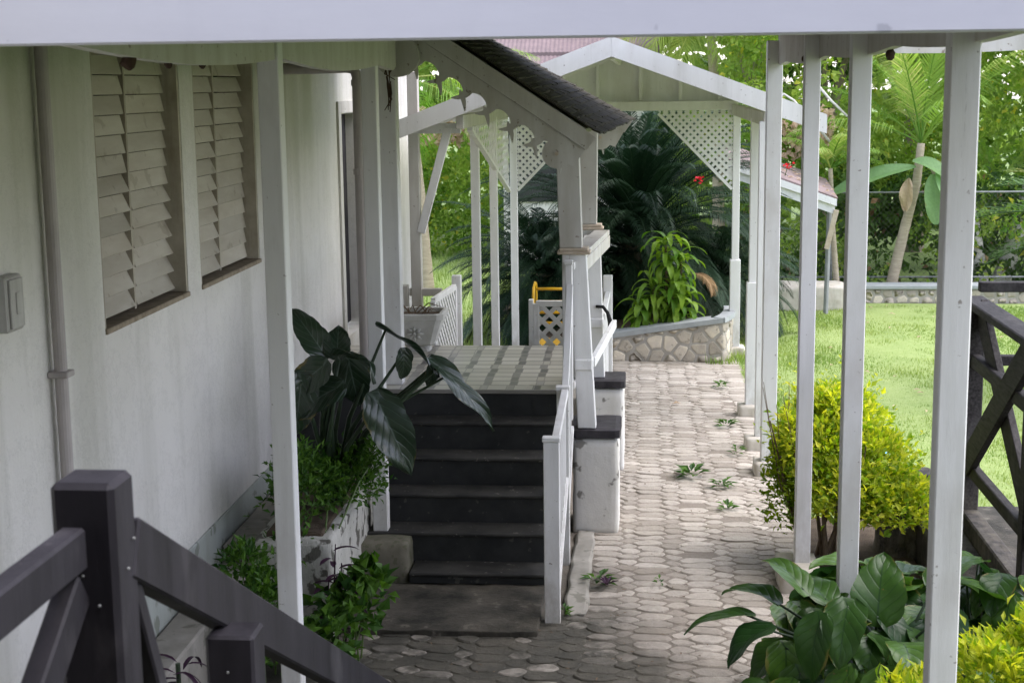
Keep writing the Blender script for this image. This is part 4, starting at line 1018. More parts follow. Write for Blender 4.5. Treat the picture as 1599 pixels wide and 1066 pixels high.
# --- dracaena
dr_ = emp('dracaena', 'bright yellow green dracaena with strap leaves above the stone planter', 'plant', (.3, 18.25, .4))
b = MB(); lf = MB()
for sx, sy, top in ((.28, 18.2, 1.36), (.45, 18.25, 1.15), (.12, 18.2, .85), (.38, 18.12, .80), (.5, 18.15, .62), (.0, 18.15, .60)):
    b.tube([(sx, sy, .35), (sx+.02, sy, (top+.35)/2), (sx+U(-.03, .03), sy-.03, top)], [.022, .018, .014], 6)
    for k in range(30):
        u = k/30; az = k*2.4+U(-.3, .3); el = R(70-75*u); z = top+.08-u*.35; L = U(.28, .42)
        dd = V3(math.cos(az)*math.cos(el), math.sin(az)*math.cos(el), math.sin(el))
        big_leaf(lf, (sx, sy-.03, z), dd, (-math.cos(az)*math.sin(el), -math.sin(az)*math.sin(el), math.cos(el)), L, U(.06, .085), 'strap', 1.9+U(0, .7), .3, .12, 9, 1)
b.build('stem', M['twig'], dr_); lf.build('leaves', M['dracaena'], dr_, smooth=True)

# --- golden bushes
def lobes_bush(lobes, n, L, keep=.55):
    P = []; D = []; N = []
    for (cx_, cy_, cz_, rx, ry, rz, share) in lobes:
        k = int(n*share); v = rng.normal(size=(k, 3)); v /= np.linalg.norm(v, axis=1, keepdims=True)
        v[:, 2] = np.where(v[:, 2] < -.6, -v[:, 2], v[:, 2])
        rad = keep+(1-keep)*rng.random(k)**.5; lump = 1+.16*np.sin(v[:, 0]*7+cx_*9)*np.sin(v[:, 1]*6)+.13*np.sin(v[:, 2]*11+cy_)
        rad = rad*np.where(rng.random(k) < .14, rng.uniform(1.0, 1.28, k), 1)
        q = v*(rad*lump)[:, None]*[rx, ry, rz]+[cx_, cy_, cz_]
        d_ = v*.8+rng.normal(size=(k, 3))*.6+[0, 0, .5]; P.append(q); D.append(d_); N.append(v*.3+rng.normal(size=(k, 3))*.4+[0, 0, 1])
    P, D, N = np.concatenate(P), np.concatenate(D), np.concatenate(N)
    return P, D, N, L*rng.uniform(.65, 1.25, len(P))
d = emp('golden_bush', 'golden yellow leaved bush behind the white posts at the path edge', 'bush', (1.4, 10.2, 0))
b = MB(); P, D, N, L = lobes_bush([(1.36, 10.5, 0.89, .36, .40, .26, .26), (1.20, 10.2, 0.77, .26, .30, .22, .12), (1.56, 10.2, 0.69, .30, .34, .22, .18), (1.02, 10.15, 0.83, .12, .2, .22, .05), (1.72, 10.0, 0.46, .28, .30, .19, .17), (1.42, 9.95, 0.53, .30, .28, .20, .16), (1.30, 10.3, 1.01, .16, .2, .14, .06)], 9500, .060)
b.leaves(P, D, N, L, L*.52)
SP, SD, SN = [], [], []
for k in range(75):
    i = rng.integers(len(P)); dv = P[i]-np.array((1.4, 10.2, .7)); dv = dv/np.linalg.norm(dv)+rng.normal(size=3)*.35+np.array((0, 0, .45)); ln_ = U(.06, .2)
    for j in range(7): SP.append(P[i]+dv*ln_*j/6); SD.append((math.cos(j*2.4), math.sin(j*2.4), .6)); SN.append((U(-.3, .3), U(-.3, .3), 1))
b.leaves(np.array(SP), np.array(SD), np.array(SN), rng.uniform(.035, .06, len(SP)), .022); b.build('leaves', M['duranta'], d)
b = MB(); P, D, N, L = lobes_bush([(1.35, 10.1, .62, .42, .40, .25, .6), (1.0, 10.2, .45, .17, .2, .36, .25), (1.55, 9.95, .48, .34, .3, .2, .15)], 2600, .055, .3)  # greener leaves low in the bush and on the path side
b.leaves(P, D, N, L, L*.45); greens = b
b = MB()
for k in range(16):
    x, y = 1.2+U(-.07, .3), 10.12+U(-.08, .2); e = V3(x+U(-.35, .4), y+U(-.3, .3), U(.65, 1.05)); b.tube([(x, y, -.02), (x*.6+e[0]*.4, y*.6+e[1]*.4, .35), e], [.018, .012, .004], 6)
for k in range(9):
    x, y = .98+U(-.1, .1), 10.1+U(-.1, .2); b.tube([(1.1, 10.15, .2), (x, y, .6), (x-U(.02, .14), y, U(.9, 1.3))], [.008, .005, .002], 5)
b.build('stems', M['twig'], d)
b = MB(); P = []; D = []; N = []
for k in range(6):                      # loose leafy shoots on the path side
    x, y = .98+U(-.06, .05), 10.1+U(-.15, .2); tp_ = V3(x-U(.04, .14), y, U(.65, 1.15)); bs = V3(1.05, y, U(.15, .5))
    for i in range(22):
        u = i/21; P.append(bs+(tp_-bs)*u); D.append((math.cos(i*2.4), math.sin(i*2.4), .5)); N.append((U(-.2, .2), U(-.2, .2), 1))
greens.leaves(np.array(P), np.array(D), np.array(N), rng.uniform(.05, .085, len(P)), .036); greens.build('green_leaves', M['duranta_low'], d)
d = emp('golden_bush', 'golden yellow leaved bush in the near bottom corner by the first post', 'bush', (1.6, 6.6, 0))
b = MB(); P, D, N, L = lobes_bush([(1.46, 5.85, .82, .24, .25, .28, .40), (1.70, 5.9, .94, .24, .25, .30, .35), (1.10, 5.85, .68, .18, .22, .24, .25)], 5000, .055)
b.leaves(P, D, N, L, L*.42); b.build('leaves', M['duranta'], d)
b = MB(); P, D, N, L = lobes_bush([(1.4, 5.85, .42, .40, .28, .36, 1)], 1400, .055, .2); b.leaves(P, D, N, L, L*.42); b.build('green_leaves', M['duranta_low'], d)  # greener foliage under the golden lobes
b = MB()
for k in range(10): x, y = 1.4+U(-.2, .2), 5.85+U(-.15, .15); b.tube([(x, y, -.02), (x+U(-.2, .2), y, .85)], [.012, .004], 5)
b.build('stems', M['twig'], d)

# --- heart leaved clump
d = emp('heart_leaf_plant', 'glossy heart shaped dark green leaves spilling over the path edge', 'plant', (1.2, 7.3, 0))
lf = MB(); st = MB()
def heart(x, y, z, az, pitch_, L, W_, sway=.0, base=None):
    bs = base or (1.25+U(-.25, .2), 7.35+U(-.2, .3), .0)
    dd = V3(math.cos(az)*math.cos(pitch_), math.sin(az)*math.cos(pitch_), math.sin(pitch_))
    nn = V3(-math.cos(az)*math.sin(pitch_), -math.sin(az)*math.sin(pitch_), math.cos(pitch_))+V3(0, sway, 0)
    big_leaf(lf, (x, y, z), dd, nn, L, W_, 'heart', U(.4, 1.1), U(.12, .35), .04)
    m_ = V3((x+bs[0])/2, (y+bs[1])/2, max(z, .2)*.75); st.tube([bs, m_, (x, y, z)], [.012, .009, .006], 6)
for k in range(210):
    u = random.random(); x = .72+1.25*random.random(); y = 6.9+1.1*random.random()
    top = .78-.75*abs(x-1.22)**1.3-.25*max(0, 7.3-y)
    z = max(.1, top*(.35+.65*random.random()**.6)); az = math.atan2(y-7.45, x-1.25)+U(-.9, .9) if random.random() < .6 else U(-2.9, -.2)
    heart(x, y, z, az, R(U(-65, 15)), U(.20, .29), U(.15, .22))
for a in ((.52, 7.3, .66, 3.05, R(5), .34, .14), (.66, 7.35, .72, 2.5, R(22), .32, .16), (.8, 7.3, .80, 2.2, R(40), .32, .16), (.92, 7.32, .74, 2.0, R(20), .30, .2),
          (1.16, 7.2, .70, 1.3, R(70), .34, .27), (1.18, 6.92, .50, -1.6, R(-75), .36, .30), (.62, 7.2, .62, 3.4, R(-15), .28, .22), (.42, 7.35, .22, 3.0, R(-5), .26, .14), (.6, 7.1, .35, 3.6, R(-10), .3, .22), (.75, 7.0, .30, 4.2, R(-30), .3, .24), (1.46, 7.3, .85, .6, R(35), .32, .22), (1.62, 7.4, .8, .3, R(-10), .3, .22), (1.45, 7.1, .75, -1.2, R(-50), .3, .24),
          (1.0, 7.1, .78, -1.9, R(-35), .32, .22), (.86, 7.05, .72, -2.2, R(-55), .3, .2)): heart(*a)
pad_uv(lf); lf.build('leaves', M['heart'], d, smooth=True); st.build('stems', M['darkstem'], d, smooth=True)
d = emp('heart_leaf_plant', 'glossy heart leaved plant between the dark railing and the first post', 'plant', (1.8, 7.6, 0))
lf = MB(); st = MB()
for k in range(80):
    x = 1.58+.75*random.random(); y = 7.2+.9*random.random(); z = max(.12, .82*random.random()-.55*max(0, x-1.85)); heart(x, y, z, U(-2.6, .4), R(U(-60, 20)), U(.20, .29), U(.14, .21), base=(1.75+U(-.15, .15), 7.65+U(-.2, .2), 0))
pad_uv(lf); lf.build('leaves', M['heart'], d, smooth=True); st.build('stems', M['darkstem'], d, smooth=True)

# --- elephant ear in the planter
d = emp('elephant_ear', 'large dark elephant ear plant leaning over the steps from the planter', 'plant', (-2.05, 9.3, .6))
lf = MB(); st = MB()
# x, y, z of blade base; direction; normal; L, W
EL = [((-1.26, 9.15, 1.57), (.42, -.05, -.36), (.45, -.55, .7), .54, .17, .25, .11),    # long blade, tip hanging over the steps
      ((-1.60, 9.20, 1.79), (.43, -.05, -.20), (.25, .35, .9), .46, .20, .35, .07),
      ((-1.48, 9.15, 1.66), (.05, -.1, -.9), (.5, -.8, .1), .19, .13, .5, .05),
      ((-1.30, 9.25, 1.56), (-.15, -.1, -.5), (.3, -.8, .4), .16, .10, .5, .05),
      ((-1.64, 9.10, 1.35), (.32, -.12, -.62), (.35, -.93, .15), .52, .30, .3, .06),       # broad blade hanging at the step edge
      ((-1.86, 9.05, 1.66), (.8, -.1, .12), (.0, .45, .9), .34, .18, 1.3, .09),
      ((-1.88, 9.05, 1.66), (.0, .2, .8), (.05, -.95, .2), .20, .19, .4, .04),
      ((-1.84, 9.20, 1.60), (.15, .1, -.95), (.1, -.95, .1), .34, .26, .3, .05),
      ((-1.97, 9.05, 1.68), (-.38, -.05, .62), (.2, -.85, .3), .34, .20, .5, .06),
      ((-1.96, 9.0, 1.60), (-.6, -.1, -.45), (.2, -.85, .4), .30, .22, .6, .04),
      ((-1.88, 9.0, 1.46), (-.75, -.15, -.30), (.05, -.7, .7), .36, .26, .7, .05),
      ((-2.10, 9.0, 1.50), (-.1, -.2, -.9), (.2, -.95, .1), .36, .26, .4, .05)]
for bs, dd, nn, L, W_, cu, wv in EL:
    big_leaf(lf, bs, dd, nn, L, W_*.9, 'heart', cu+.15, .22, wv*1.3, 22, 7)
    r0 = V3(-2.02+U(-.05, .05), 9.3+U(-.05, .05), .62); e = V3(*bs); st.tube([r0, r0*.6+e*.4+V3(-.03, 0, .12), e], [.024, .017, .008], 7)
for e in ((-1.27, 9.15, 1.565), (-1.32, 9.25, 1.55), (-1.22, 9.2, 1.50)): st.tube([(-2.0, 9.35, .65), (-1.72, 9.35, 1.2), e], [.018, .013, .008], 6)
pad_uv(lf); lf.build('leaves', M['alocasia'], d, smooth=True); st.build('stems', M['darkstem'], d, smooth=True)

# --- small leaved greenery
def shrub(name, label, lobes, n, L, m, stems, cat='plant', wide=.5):
    d_ = emp(name, label, cat, stems[0]); b_ = MB(); P, D, N, LL = lobes_bush(lobes, n, L, .2); b_.leaves(P, D, N, LL, LL*wide); b_.build('leaves', M[m], d_)
    b_ = MB()
    for k in range(14):
        lb = random.choice(lobes); s0 = V3(*stems[0])+V3(U(-1, 1)*stems[1], U(-1, 1)*stems[2], 0); e = V3(lb[0]+U(-.8, .8)*lb[3], lb[1]+U(-.8, .8)*lb[4], lb[2]+U(-.3, .9)*lb[5]); b_.tube([s0, (s0+e)/2+V3(0, 0, .05), e], [.006, .005, .002], 5)
    b_.build('stems', M['stem'], d_); return d_
shrub('leafy_shrub', 'bushy small leaved green shrub spilling over the white planter box', [(-2.08, 9.0, .80, .24, .40, .22, .4), (-1.88, 9.3, .78, .22, .35, .24, .35), (-2.1, 8.75, .98, .16, .25, .2, .1), (-1.72, 9.35, .95, .13, .2, .16, .1), (-2.12, 8.6, .55, .14, .12, .16, .05)], 2600, .055, 'bushgreen', ((-2.05, 9.1, .62), .2, .4))
shrub('leafy_shrub', 'small green shrub growing below the ledge left of the near post', [(-2.12, 7.9, .42, .17, .25, .26, .6), (-2.25, 8.1, .62, .13, .2, .12, .2), (-1.98, 7.7, .25, .15, .2, .2, .2)], 1100, .062, 'bushgreen', ((-2.1, 7.9, 0), .15, .2))
shrub('leafy_shrub', 'round leaved green weed at the foot of the planter by the slab', [(-1.68, 8.2, .28, .20, .2, .2, .5), (-1.58, 8.35, .42, .12, .12, .14, .2), (-1.78, 7.9, .22, .2, .2, .2, .3)], 420, .085, 'bushgreen', ((-1.7, 8.2, 0), .12, .12), wide=.75)
d = emp('purple_plant', 'dark purple leaved plant in front of the white planter box', 'plant', (-1.78, 8.3, 0))
lf = MB(); st = MB()
for sx, sy, top in ((-1.82, 8.32, .68), (-1.78, 8.28, .58), (-1.85, 8.25, .5), (-1.74, 8.3, .42)):
    st.tube([(sx, sy, 0), (sx+.03, sy, top*.6), (sx+.05, sy-.02, top)], [.008, .006, .003], 5)
    for k in range(9):
        z = top*(.35+.65*k/9); az = k*2.4; big_leaf(lf, (sx+.03, sy, z), (math.cos(az), math.sin(az), .6), (0, 0, 1), U(.12, .17), .035, 'strap', 1.0, .3, 0, 6, 1)
lf.build('leaves', M['purple'], d); st.build('stems', M['purple'], d)
d = emp('purple_plant', 'dark wispy plant in the gap below the ledge behind the newel', 'plant', (-2.2, 6.6, 0))
lf = MB()
for k in range(22):
    az = U(0, 6.28); big_leaf(lf, (-2.2+U(-.05, .05), 6.65+U(-.05, .05), U(.25, .6)), (math.cos(az), math.sin(az), U(.2, 1)), (0, 0, 1), U(.2, .32), .025, 'strap', 2.0, .3, 0, 8, 1)
lf.build('leaves', M['purple'], d); b = MB(); b.tube([(-2.2, 6.65, 0), (-2.2, 6.65, .6)], .012, 6); b.build('stem', M['darkstem'], d)
# weeds between the pavers
weeds = [(.42, 12.42, .16, 'largest flat green weed lying on the pale path', 26), (.66, 12.1, .12, 'small sprawling weed on the path right of the flat weed', 18), (.66, 11.4, .10, 'small leafy sprig on the path nearest the golden bush', 14), (-.28, 9.62, .13, 'bright green weed growing beside the kerb near the newel', 18), (.12, 9.6, .06, 'tiny green seedling between the pavers in mid path', 9), (-.48, 8.98, .07, 'mossy tuft at the foot of the stair newel', 20), (.82, 14.3, .13, 'low weed by the base of the sleeved post', 16), (.85, 13.2, .10, 'thin weed in front of the second post block', 10), (.85, 16.2, .12, 'grassy weed on the far path near the last post', 14)]
for x, y, r_, lb, n in weeds:
    b = MB(); az = rng.uniform(0, 6.28, n); q = rng.random(n)**.6*r_*.55
    P = np.stack([x+q*np.cos(az)*.7, y+q*np.sin(az)*.8, .02+rng.random(n)*.05], 1); D = np.stack([np.cos(az), np.sin(az), rng.uniform(.1, .7, n)], 1)
    b.leaves(P, D, np.tile([0, 0, 1.], (n, 1)), r_*rng.uniform(.5, .9, n), r_*.32); tag(b.build('path_weed', M['bushgreen']), lb, 'weed', 'weeds growing on the path')
b = MB(); P = np.array([(-.22, 9.5, .05)]*9); az = rng.uniform(0, 6.28, 9); b.leaves(P, np.stack([np.cos(az), np.sin(az), np.full(9, .6)], 1), np.tile([0, 0, 1.], (9, 1)), .09, .03); tag(b.build('purple_weed', M['purple']), 'small purple weed on the path beside the kerb', 'weed')
b = MB(); b.leaves(np.array([(.32, 15.3, .03)]), np.array([(1, .2, .1)]), np.array([(0, 0, 1.)]), .09, .06); tag(b.build('fallen_leaf', M['deadleaf']), 'single orange fallen leaf on the far path', 'leaf')
b = MB(); n = 90; az = rng.uniform(0, 6.28, n)
b.leaves(np.stack([rng.uniform(1.3, 5, n), rng.uniform(12, 22.4, n), np.full(n, .05)], 1), np.stack([np.cos(az), np.sin(az), rng.uniform(-.1, .3, n)], 1), np.tile([0, 0, 1.], (n, 1)), rng.uniform(.05, .11, n), .04); tag(b.build('fallen_leaves', M['deadleaf']), kind='stuff')
b = MB(); n = 140; az = rng.uniform(0, 6.28, n)
b.leaves(np.stack([rng.uniform(-1.7, 1.0, n), 8+8*rng.random(n)**1.5, np.full(n, .024)], 1), np.stack([np.cos(az), np.sin(az), rng.uniform(-.05, .15, n)], 1), np.tile([0, 0, 1.], (n, 1)), rng.uniform(.012, .05, n), .012); tag(b.build('litter_crumbs', M['twig']), kind='stuff')
b = MB()
for k in range(5): b.leaves(np.array([(2.12+U(-.06, .06), 12.9+U(-.1, .1), .06)]), np.array([(U(-1, 1), U(-1, 1), .4)]), np.array([(0, 0, 1.)]), .12, .05)
tag(b.build('blue_wrapper', M['bluewrap']), 'torn blue plastic wrapper lying on the lawn', 'litter')

# ================================================================== BACKGROUND
# low stone wall and concrete block beyond the lawn
d = thing('garden_wall', 'low pale stone garden wall with grey coping beyond the lawn', 'wall', (5, 22.7, 0))
wl_ = bx('wall', M['mortar'], d, 3.02, 11, 22.62, 22.9, -.02, .22, .01); rubble_stones(lambda u, v, dz: (3.04+u, 22.62-dz, v), 5.6, lambda u: .218, .19, .007, 9).build('stonework', M['stone'], wl_, smooth=True); bx('coping', M['stonecap'], d, 3.0, 11, 22.58, 22.94, .222, .285, .01)
o = rough_box(1.95, 2.98, 21.9, 22.6, -.02, .36, 8, .02, 6).build('concrete_block', M['block'], smooth=True); tag(o, 'pale rough concrete block at the end of the garden wall', 'block')
# chain-link fence
d = thing('chain_link_fence', 'galvanised chain link fence behind the stone garden wall', 'fence', (6, 23.4, 0))
b = MB(); X0, X1, Zt = 1.9, 8.5, 1.55
k = X0-Zt
while k < X1:
    for s_ in (1, -1):
        a_ = (k, 0) if s_ > 0 else (k+Zt, 0); c_ = (a_[0]+s_*Zt, Zt)
        u0 = 0.; u1 = 1.
        if s_ > 0: u0 = max(0, (X0-a_[0])/Zt); u1 = min(1, (X1-a_[0])/Zt)
        else: u0 = max(0, (a_[0]-X1)/Zt); u1 = min(1, (a_[0]-X0)/Zt)
        if u1 > u0: b.bar((a_[0]+s_*Zt*u0, 23.4+s_*.003, .05+Zt*u0), (a_[0]+s_*Zt*u1, 23.4+s_*.003, .05+Zt*u1), .0022, .0022)
    k += .085
b.build('mesh', M['wire'], d)
for x in (2.0, 2.9, 5.0, 6.35, 8.4):
    b = MB(); b.tube([(x, 23.44, 0), (x, 23.44, 1.66)], .03, 10); b.build('post', M['greymetal'], d, smooth=True)
b = MB(); b.tube([(2.0, 23.44, 1.6), (8.4, 23.44, 1.6)], .014, 8); b.tube([(2.0, 23.44, .3), (8.4, 23.44, .3)], .014, 8); b.build('rail', M['greymetal'], d, smooth=True)
# low roofed shed
d = thing('garden_shed', 'low lean-to shed roof with white fascia and leaf litter', 'shed', (2.3, 21.9, 0))
b = MB(); b.hexa([(1.2, 21.5, 2.18), (2.72, 21.5, 1.62), (2.72, 22.9, 1.80), (1.2, 22.9, 2.36), (1.2, 21.5, 2.23), (2.74, 21.48, 1.67), (2.74, 22.9, 1.85), (1.2, 22.9, 2.41)]); b.build('roof', M['pinkroof'], d)
b = MB(); b.prism([(1.2, 1.98), (2.7, 1.44), (2.7, 1.62), (1.2, 2.17)], (0, 21.47, 0), (1, 0, 0), (0, 0, 1), -.03); b.prism([(1.2, 2.10), (2.72, 1.555), (2.72, 1.655), (1.2, 2.20)], (0, 21.43, 0), (1, 0, 0), (0, 0, 1), -.03); b.build('fascia', M['paint'], d)
for x in (1.3, 2.62):
    b = MB(); b.tube([(x, 21.6, 0), (x+.02, 21.6, 1.5 if x > 2 else 2.0)], .035, 8); b.build('post', M['greymetal'], d)
b = MB(); b.bar((2.60, 21.5, .95), (2.72, 21.45, 1.5), .07, .03, up=(0, 1, 0)); b.build('broken_board', M['trim_dirty'], d)
b = MB(); n = 60; P = np.stack([rng.uniform(1.9, 2.7, n), rng.uniform(21.5, 22.8, n), np.zeros(n)], 1); P[:, 2] = 2.24-(P[:, 0]-1.2)*.368+(P[:, 1]-21.5)*.128+.01
az = rng.uniform(0, 6.28, n); b.leaves(P, np.stack([np.cos(az), np.sin(az), np.full(n, .1)], 1), np.tile([0, 0, 1.], (n, 1)), .08, .04); tag(b.build('leaf_litter', M['deadleaf'], d), kind='stuff')
# red flowers
for x, y, z, lb in ((.72, 18.9, 2.12, 'red hibiscus flower in front of the cycad fronds'), (2.05, 21.6, 2.12, 'red flower resting on the low shed roof')):
    b = MB(); n = 12; az = rng.uniform(0, 6.28, n)
    b.leaves(np.tile([x, y, z], (n, 1))+rng.normal(size=(n, 3))*.02, np.stack([np.cos(az), -np.abs(np.sin(az)), rng.uniform(-.4, .6, n)], 1), np.tile([0, -.7, .7], (n, 1)), .05, .04)
    fl_ = emp('red_flower', lb, 'flower', (x, y, z)); b.build('petals', M['red'], fl_)
    b = MB(); b.tube([(x, y, z), (x-.02, y+.2, z-.15), (x-.05, y+.5, z-.5)], [.006, .006, .004], 5); b.build('stalk', M['stem'], fl_)

# neighbour house
d = thing('neighbour_house', 'pale house with pink clay tile roof beyond the arbour', 'house', (-1.6, 28, 0))
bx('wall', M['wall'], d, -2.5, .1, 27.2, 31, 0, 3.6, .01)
b = MB(); nx = 90; nc = 11; x0, x1 = -3.1, .3
for c_ in range(6):
    ya = 26.7+c_*.50; za = 3.46+c_*.33; vs = []; fs = []
    for i in range(nx+1):
        x = x0+(x1-x0)*i/nx; zz = .014*abs(math.sin(math.pi*i/2.0)); vs += [(x, ya-.02, za+.05+zz), (x, ya+.52, za+.34+zz), (x, ya-.02, za-.01)]
    for i in range(nx): k = 3*i; fs += [(k, k+3, k+4, k+1), (k+2, k+5, k+3, k)]
    b.add(vs, fs)
b.build('roof', M['pinktile'], d); bx('fascia', M['paint'], d, -3.1, .3, 26.66, 26.70, 3.30, 3.45)
b = MB(); b.box(-2.4, -1.4, 27.14, 27.19, 1.2, 2.6); b.build('window', M['charcoal'], d)

# vine thickets (leaf masses), trees and palms
def thicket(name, n, x0, x1, y0, y1, z0, z1, m, L, wide=.75, lump=1.0, label=None):
    b_ = MB(); X = rng.uniform(x0, x1, n); Z = z0+(z1-z0)*rng.random(n); dep = rng.random(n)**1.6
    surf = y0+lump*(.8+.5*np.sin(X*1.9+np.sin(Z*1.3)*1.5)*np.cos(Z*1.7+X*.7)+.35*np.sin(X*5.3+2*np.sin(Z*3.1))*np.cos(Z*5.9+X*2.2))
    Y = surf+dep*(y1-y0)
    az = rng.normal(-np.pi/2, .9, n); el = rng.normal(-.35, .5, n)
    D = np.stack([np.cos(az)*np.cos(el), np.sin(az)*np.cos(el), np.sin(el)], 1); N = np.stack([rng.normal(0, .5, n), -np.ones(n), rng.uniform(.6, 2.2, n)], 1)
    LL = L*rng.uniform(.5, 1.3, n); b_.leaves(np.stack([X, Y, Z], 1), D, N, LL, LL*wide, coh=2.4); o_ = b_.build(name, M[m]); tag(o_, kind='stuff'); return o_
def clumps(name, nl, x0, x1, y0, y1, z0, z1, r0, r1, per, m, L, wide=.7):
    """a mass of overlapping leafy mounds, each mound lit on its own upper side"""
    b_ = MB()
    for i in range(nl):
        r_ = U(r0, r1); cx_, cy_, cz_ = U(x0, x1), U(y0, y1), U(z0, z1); k = int(per*(r_/r1)**2)
        v = rng.normal(size=(k, 3)); v /= np.linalg.norm(v, axis=1, keepdims=True); v[:, 1] = -np.abs(v[:, 1])+.25*(rng.random(k) < .3)
        q = v*(r_*(.72+.28*rng.random(k)**.5)*(1+.18*np.sin(v[:, 0]*6+i)*np.sin(v[:, 2]*7+i)))[:, None]*[1, .8, .9]+[cx_, cy_, cz_]
        D = v*.5+rng.normal(size=(k, 3))*.45+[0, -.1, -.35]; N = v*.9+rng.normal(size=(k, 3))*.35+[0, 0, .5]
        LL = L*U(.7, 1.35)*rng.uniform(.65, 1.25, k); o_ = len(b_.r); b_.leaves(q, D, N, LL, LL*wide)
        t_ = random.random(); b_.r[o_:] = [min(.95, .6*t_+.4*q_) if q_ < .965 else 1.0 for q_ in b_.r[o_:]]
    o_ = b_.build(name, M[m]); tag(o_, kind='stuff'); return o_
clumps('vine_foliage', 150, 1.4, 9, 24.5, 25.8, 1.3, 5.4, .28, .62, 230, 'vine', .105)
clumps('undergrowth', 80, 1.4, 9, 24.0, 25.0, .1, 1.7, .25, .5, 170, 'jungle', .12)
clumps('undergrowth', 26, 1.6, 8.6, 23.6, 24.0, .05, 1.2, .14, .3, 90, 'vine', .10)
clumps('vine_foliage', 120, -7.5, -1.7, 28.8, 30.0, .2, 2.6, .28, .6, 210, 'vine', .10)
clumps('undergrowth', 70, 1.2, 12, 27.0, 29, .5, 6.5, .5, 1.0, 260, 'tree', .17)
clumps('undergrowth', 60, -12, 1.2, 31.5, 33, .5, 6.5, .6, 1.1, 260, 'tree', .18)
thicket('undergrowth', 7000, -14, 18, 34, 36, 0, 10, 'tree', .6)
thicket('dry_leaves', 380, 2.0, 3.0, 24.0, 24.4, 2.1, 2.9, 'deadleaf', .12, lump=.3)
thicket('dry_leaves', 420, -4.4, -3.2, 28.3, 28.6, 2.2, 2.9, 'deadleaf', .13, lump=.3)
clumps('undergrowth', 14, 3.2, 8.5, 23.0, 23.25, .03, .16, .10, .2, 60, 'vine', .08)
def tree(x, y, h_, r_, label, m='tree', n=4200, L=.22):
    d_ = emp('tree', label, 'tree', (x, y, 0), 'trees beyond the garden'); b_ = MB()
    b_.tube([(x, y, -.1), (x+U(-.2, .2), y, h_*.3), (x+U(-.3, .3), y, h_*.62)], [.22, .16, .09], 9); tops = []
    for k in range(7):
        a = k*.9+U(-.2, .2); e = V3(x+math.cos(a)*r_*U(.4, .8), y+math.sin(a)*r_*U(.4, .8), h_*U(.62, .92)); tops.append(e); b_.tube([(x, y, h_*U(.35, .55)), (V3(x, y, h_*.6)+e)/2, e], [.07, .045, .015], 6)
    b_.build('trunk', M['bark'], d_); b_ = MB()
    lob = [(*t, r_*U(.3, .5), r_*U(.3, .5), r_*U(.22, .38), 1/9) for t in tops]+[(x, y, h_*.82, r_*.6, r_*.6, h_*.16, 2/9)]
    P, D, N, LL = lobes_bush(lob, n, L, .25); b_.leaves(P, D, N, LL, LL*.5); b_.build('crown', M[m], d_)
tree(-6.5, 35, 8, 3.2, 'tall leafy tree behind the vine covered bank at far left')
tree(-2.2, 36, 8.5, 3.0, 'tall leafy tree rising behind the pink tiled roof')
tree(2.2, 31, 8, 3.0, 'broad leafy tree behind the arbour gable')
tree(5.3, 30, 8.5, 3.0, 'bushy tree behind the slender palm')
tree(8.3, 29, 8, 2.8, 'bushy tree at the far right beyond the fence')
tree(3.2, 27.2, 5.2, 1.5, 'small reddish tipped tree with bare twigs above the shed roof', 'jungle', 2600, .13)
def palm(x, y, base_z, tops, label, m, n=18, L=1.5, trunk=('palmtrunk', .07), ll=.42, dro=70, el0=85, el1=0):
    d_ = emp('palm_tree', label, 'palm tree', (x, y, 0), 'palms at the garden edge'); b_ = MB()
    pts = [(x, y, base_z)]+tops; K = 18; P = []
    pts = [V3(*q) for q in pts]
    for i in range(K+1):
        u = i/K*(len(pts)-1); j = min(int(u), len(pts)-2); P.append(pts[j]+(pts[j+1]-pts[j])*(u-j))
    b_.tube(P, [trunk[1]*(1.25-.45*i/K)*(1+.05*(i % 2)) for i in range(K+1)], 12); b_.build('trunk', M[trunk[0]], d_, smooth=True)
    b_ = MB(); tp_ = pts[-1]
    for k in range(n):
        u = k/n; frond(b_, tp_, k*2.4+U(-.2, .2), R(el0+(el1-el0)*u+U(-8, 8)), L*U(.85, 1.15), R(dro+U(-15, 15)), 44, ll, .016, .014, 55, .40, .05, start=.2)
    b_.build('crown', M[m], d_); return d_
palm(3.75, 23.2, 0, [(3.95, 23.2, 1.0), (4.12, 23.2, 1.75), (4.17, 23.2, 2.35)], 'slender palm with upright feathery fronds in front of the vines', 'palm', 13, 2.2, ('palmtrunk', .07), .6, 48, 86, 28)
palm(1.35, 26.5, 0, [(1.3, 26.5, 2.5), (1.15, 26.5, 4.3)], 'palm with yellow green drooping fronds above the arbour roof', 'palmlight', 32, 1.9, ('palmtrunk', .09), .6, 90, 80, -15)
palm(5.35, 24.2, 0, [(5.2, 24.2, .9), (5.05, 24.2, 1.6), (5.0, 24.3, 4.2)], 'pale trunked palm right of the nearest post', 'palmlight', 20, 1.7, ('whitetrunk', .11), .5, 85, 80, 0)
palm(5.65, 24.3, 0, [(5.9, 24.3, .9), (6.1, 24.3, 1.8), (6.3, 24.3, 3.9)], 'pale leaning palm at the right edge of the view', 'palmlight', 20, 1.7, ('whitetrunk', .12), .5, 85, 80, 0)
palm(-3.4, 23.5, 0, [(-3.5, 23.5, 1.6), (-3.65, 23.5, 3.4)], 'broad palm with long fronds behind the left arbour post', 'palm', 22, 2.1, ('palmtrunk', .1), .6, 70, 85, -20)
palm(2.95, 22.9, 0, [(2.9, 22.9, .6), (2.85, 22.9, 1.15), (2.8, 22.9, 2.0)], 'thin young palm stem behind the shed posts', 'palm', 9, .9, ('palmtrunk', .04), .3, 70, 85, 20)
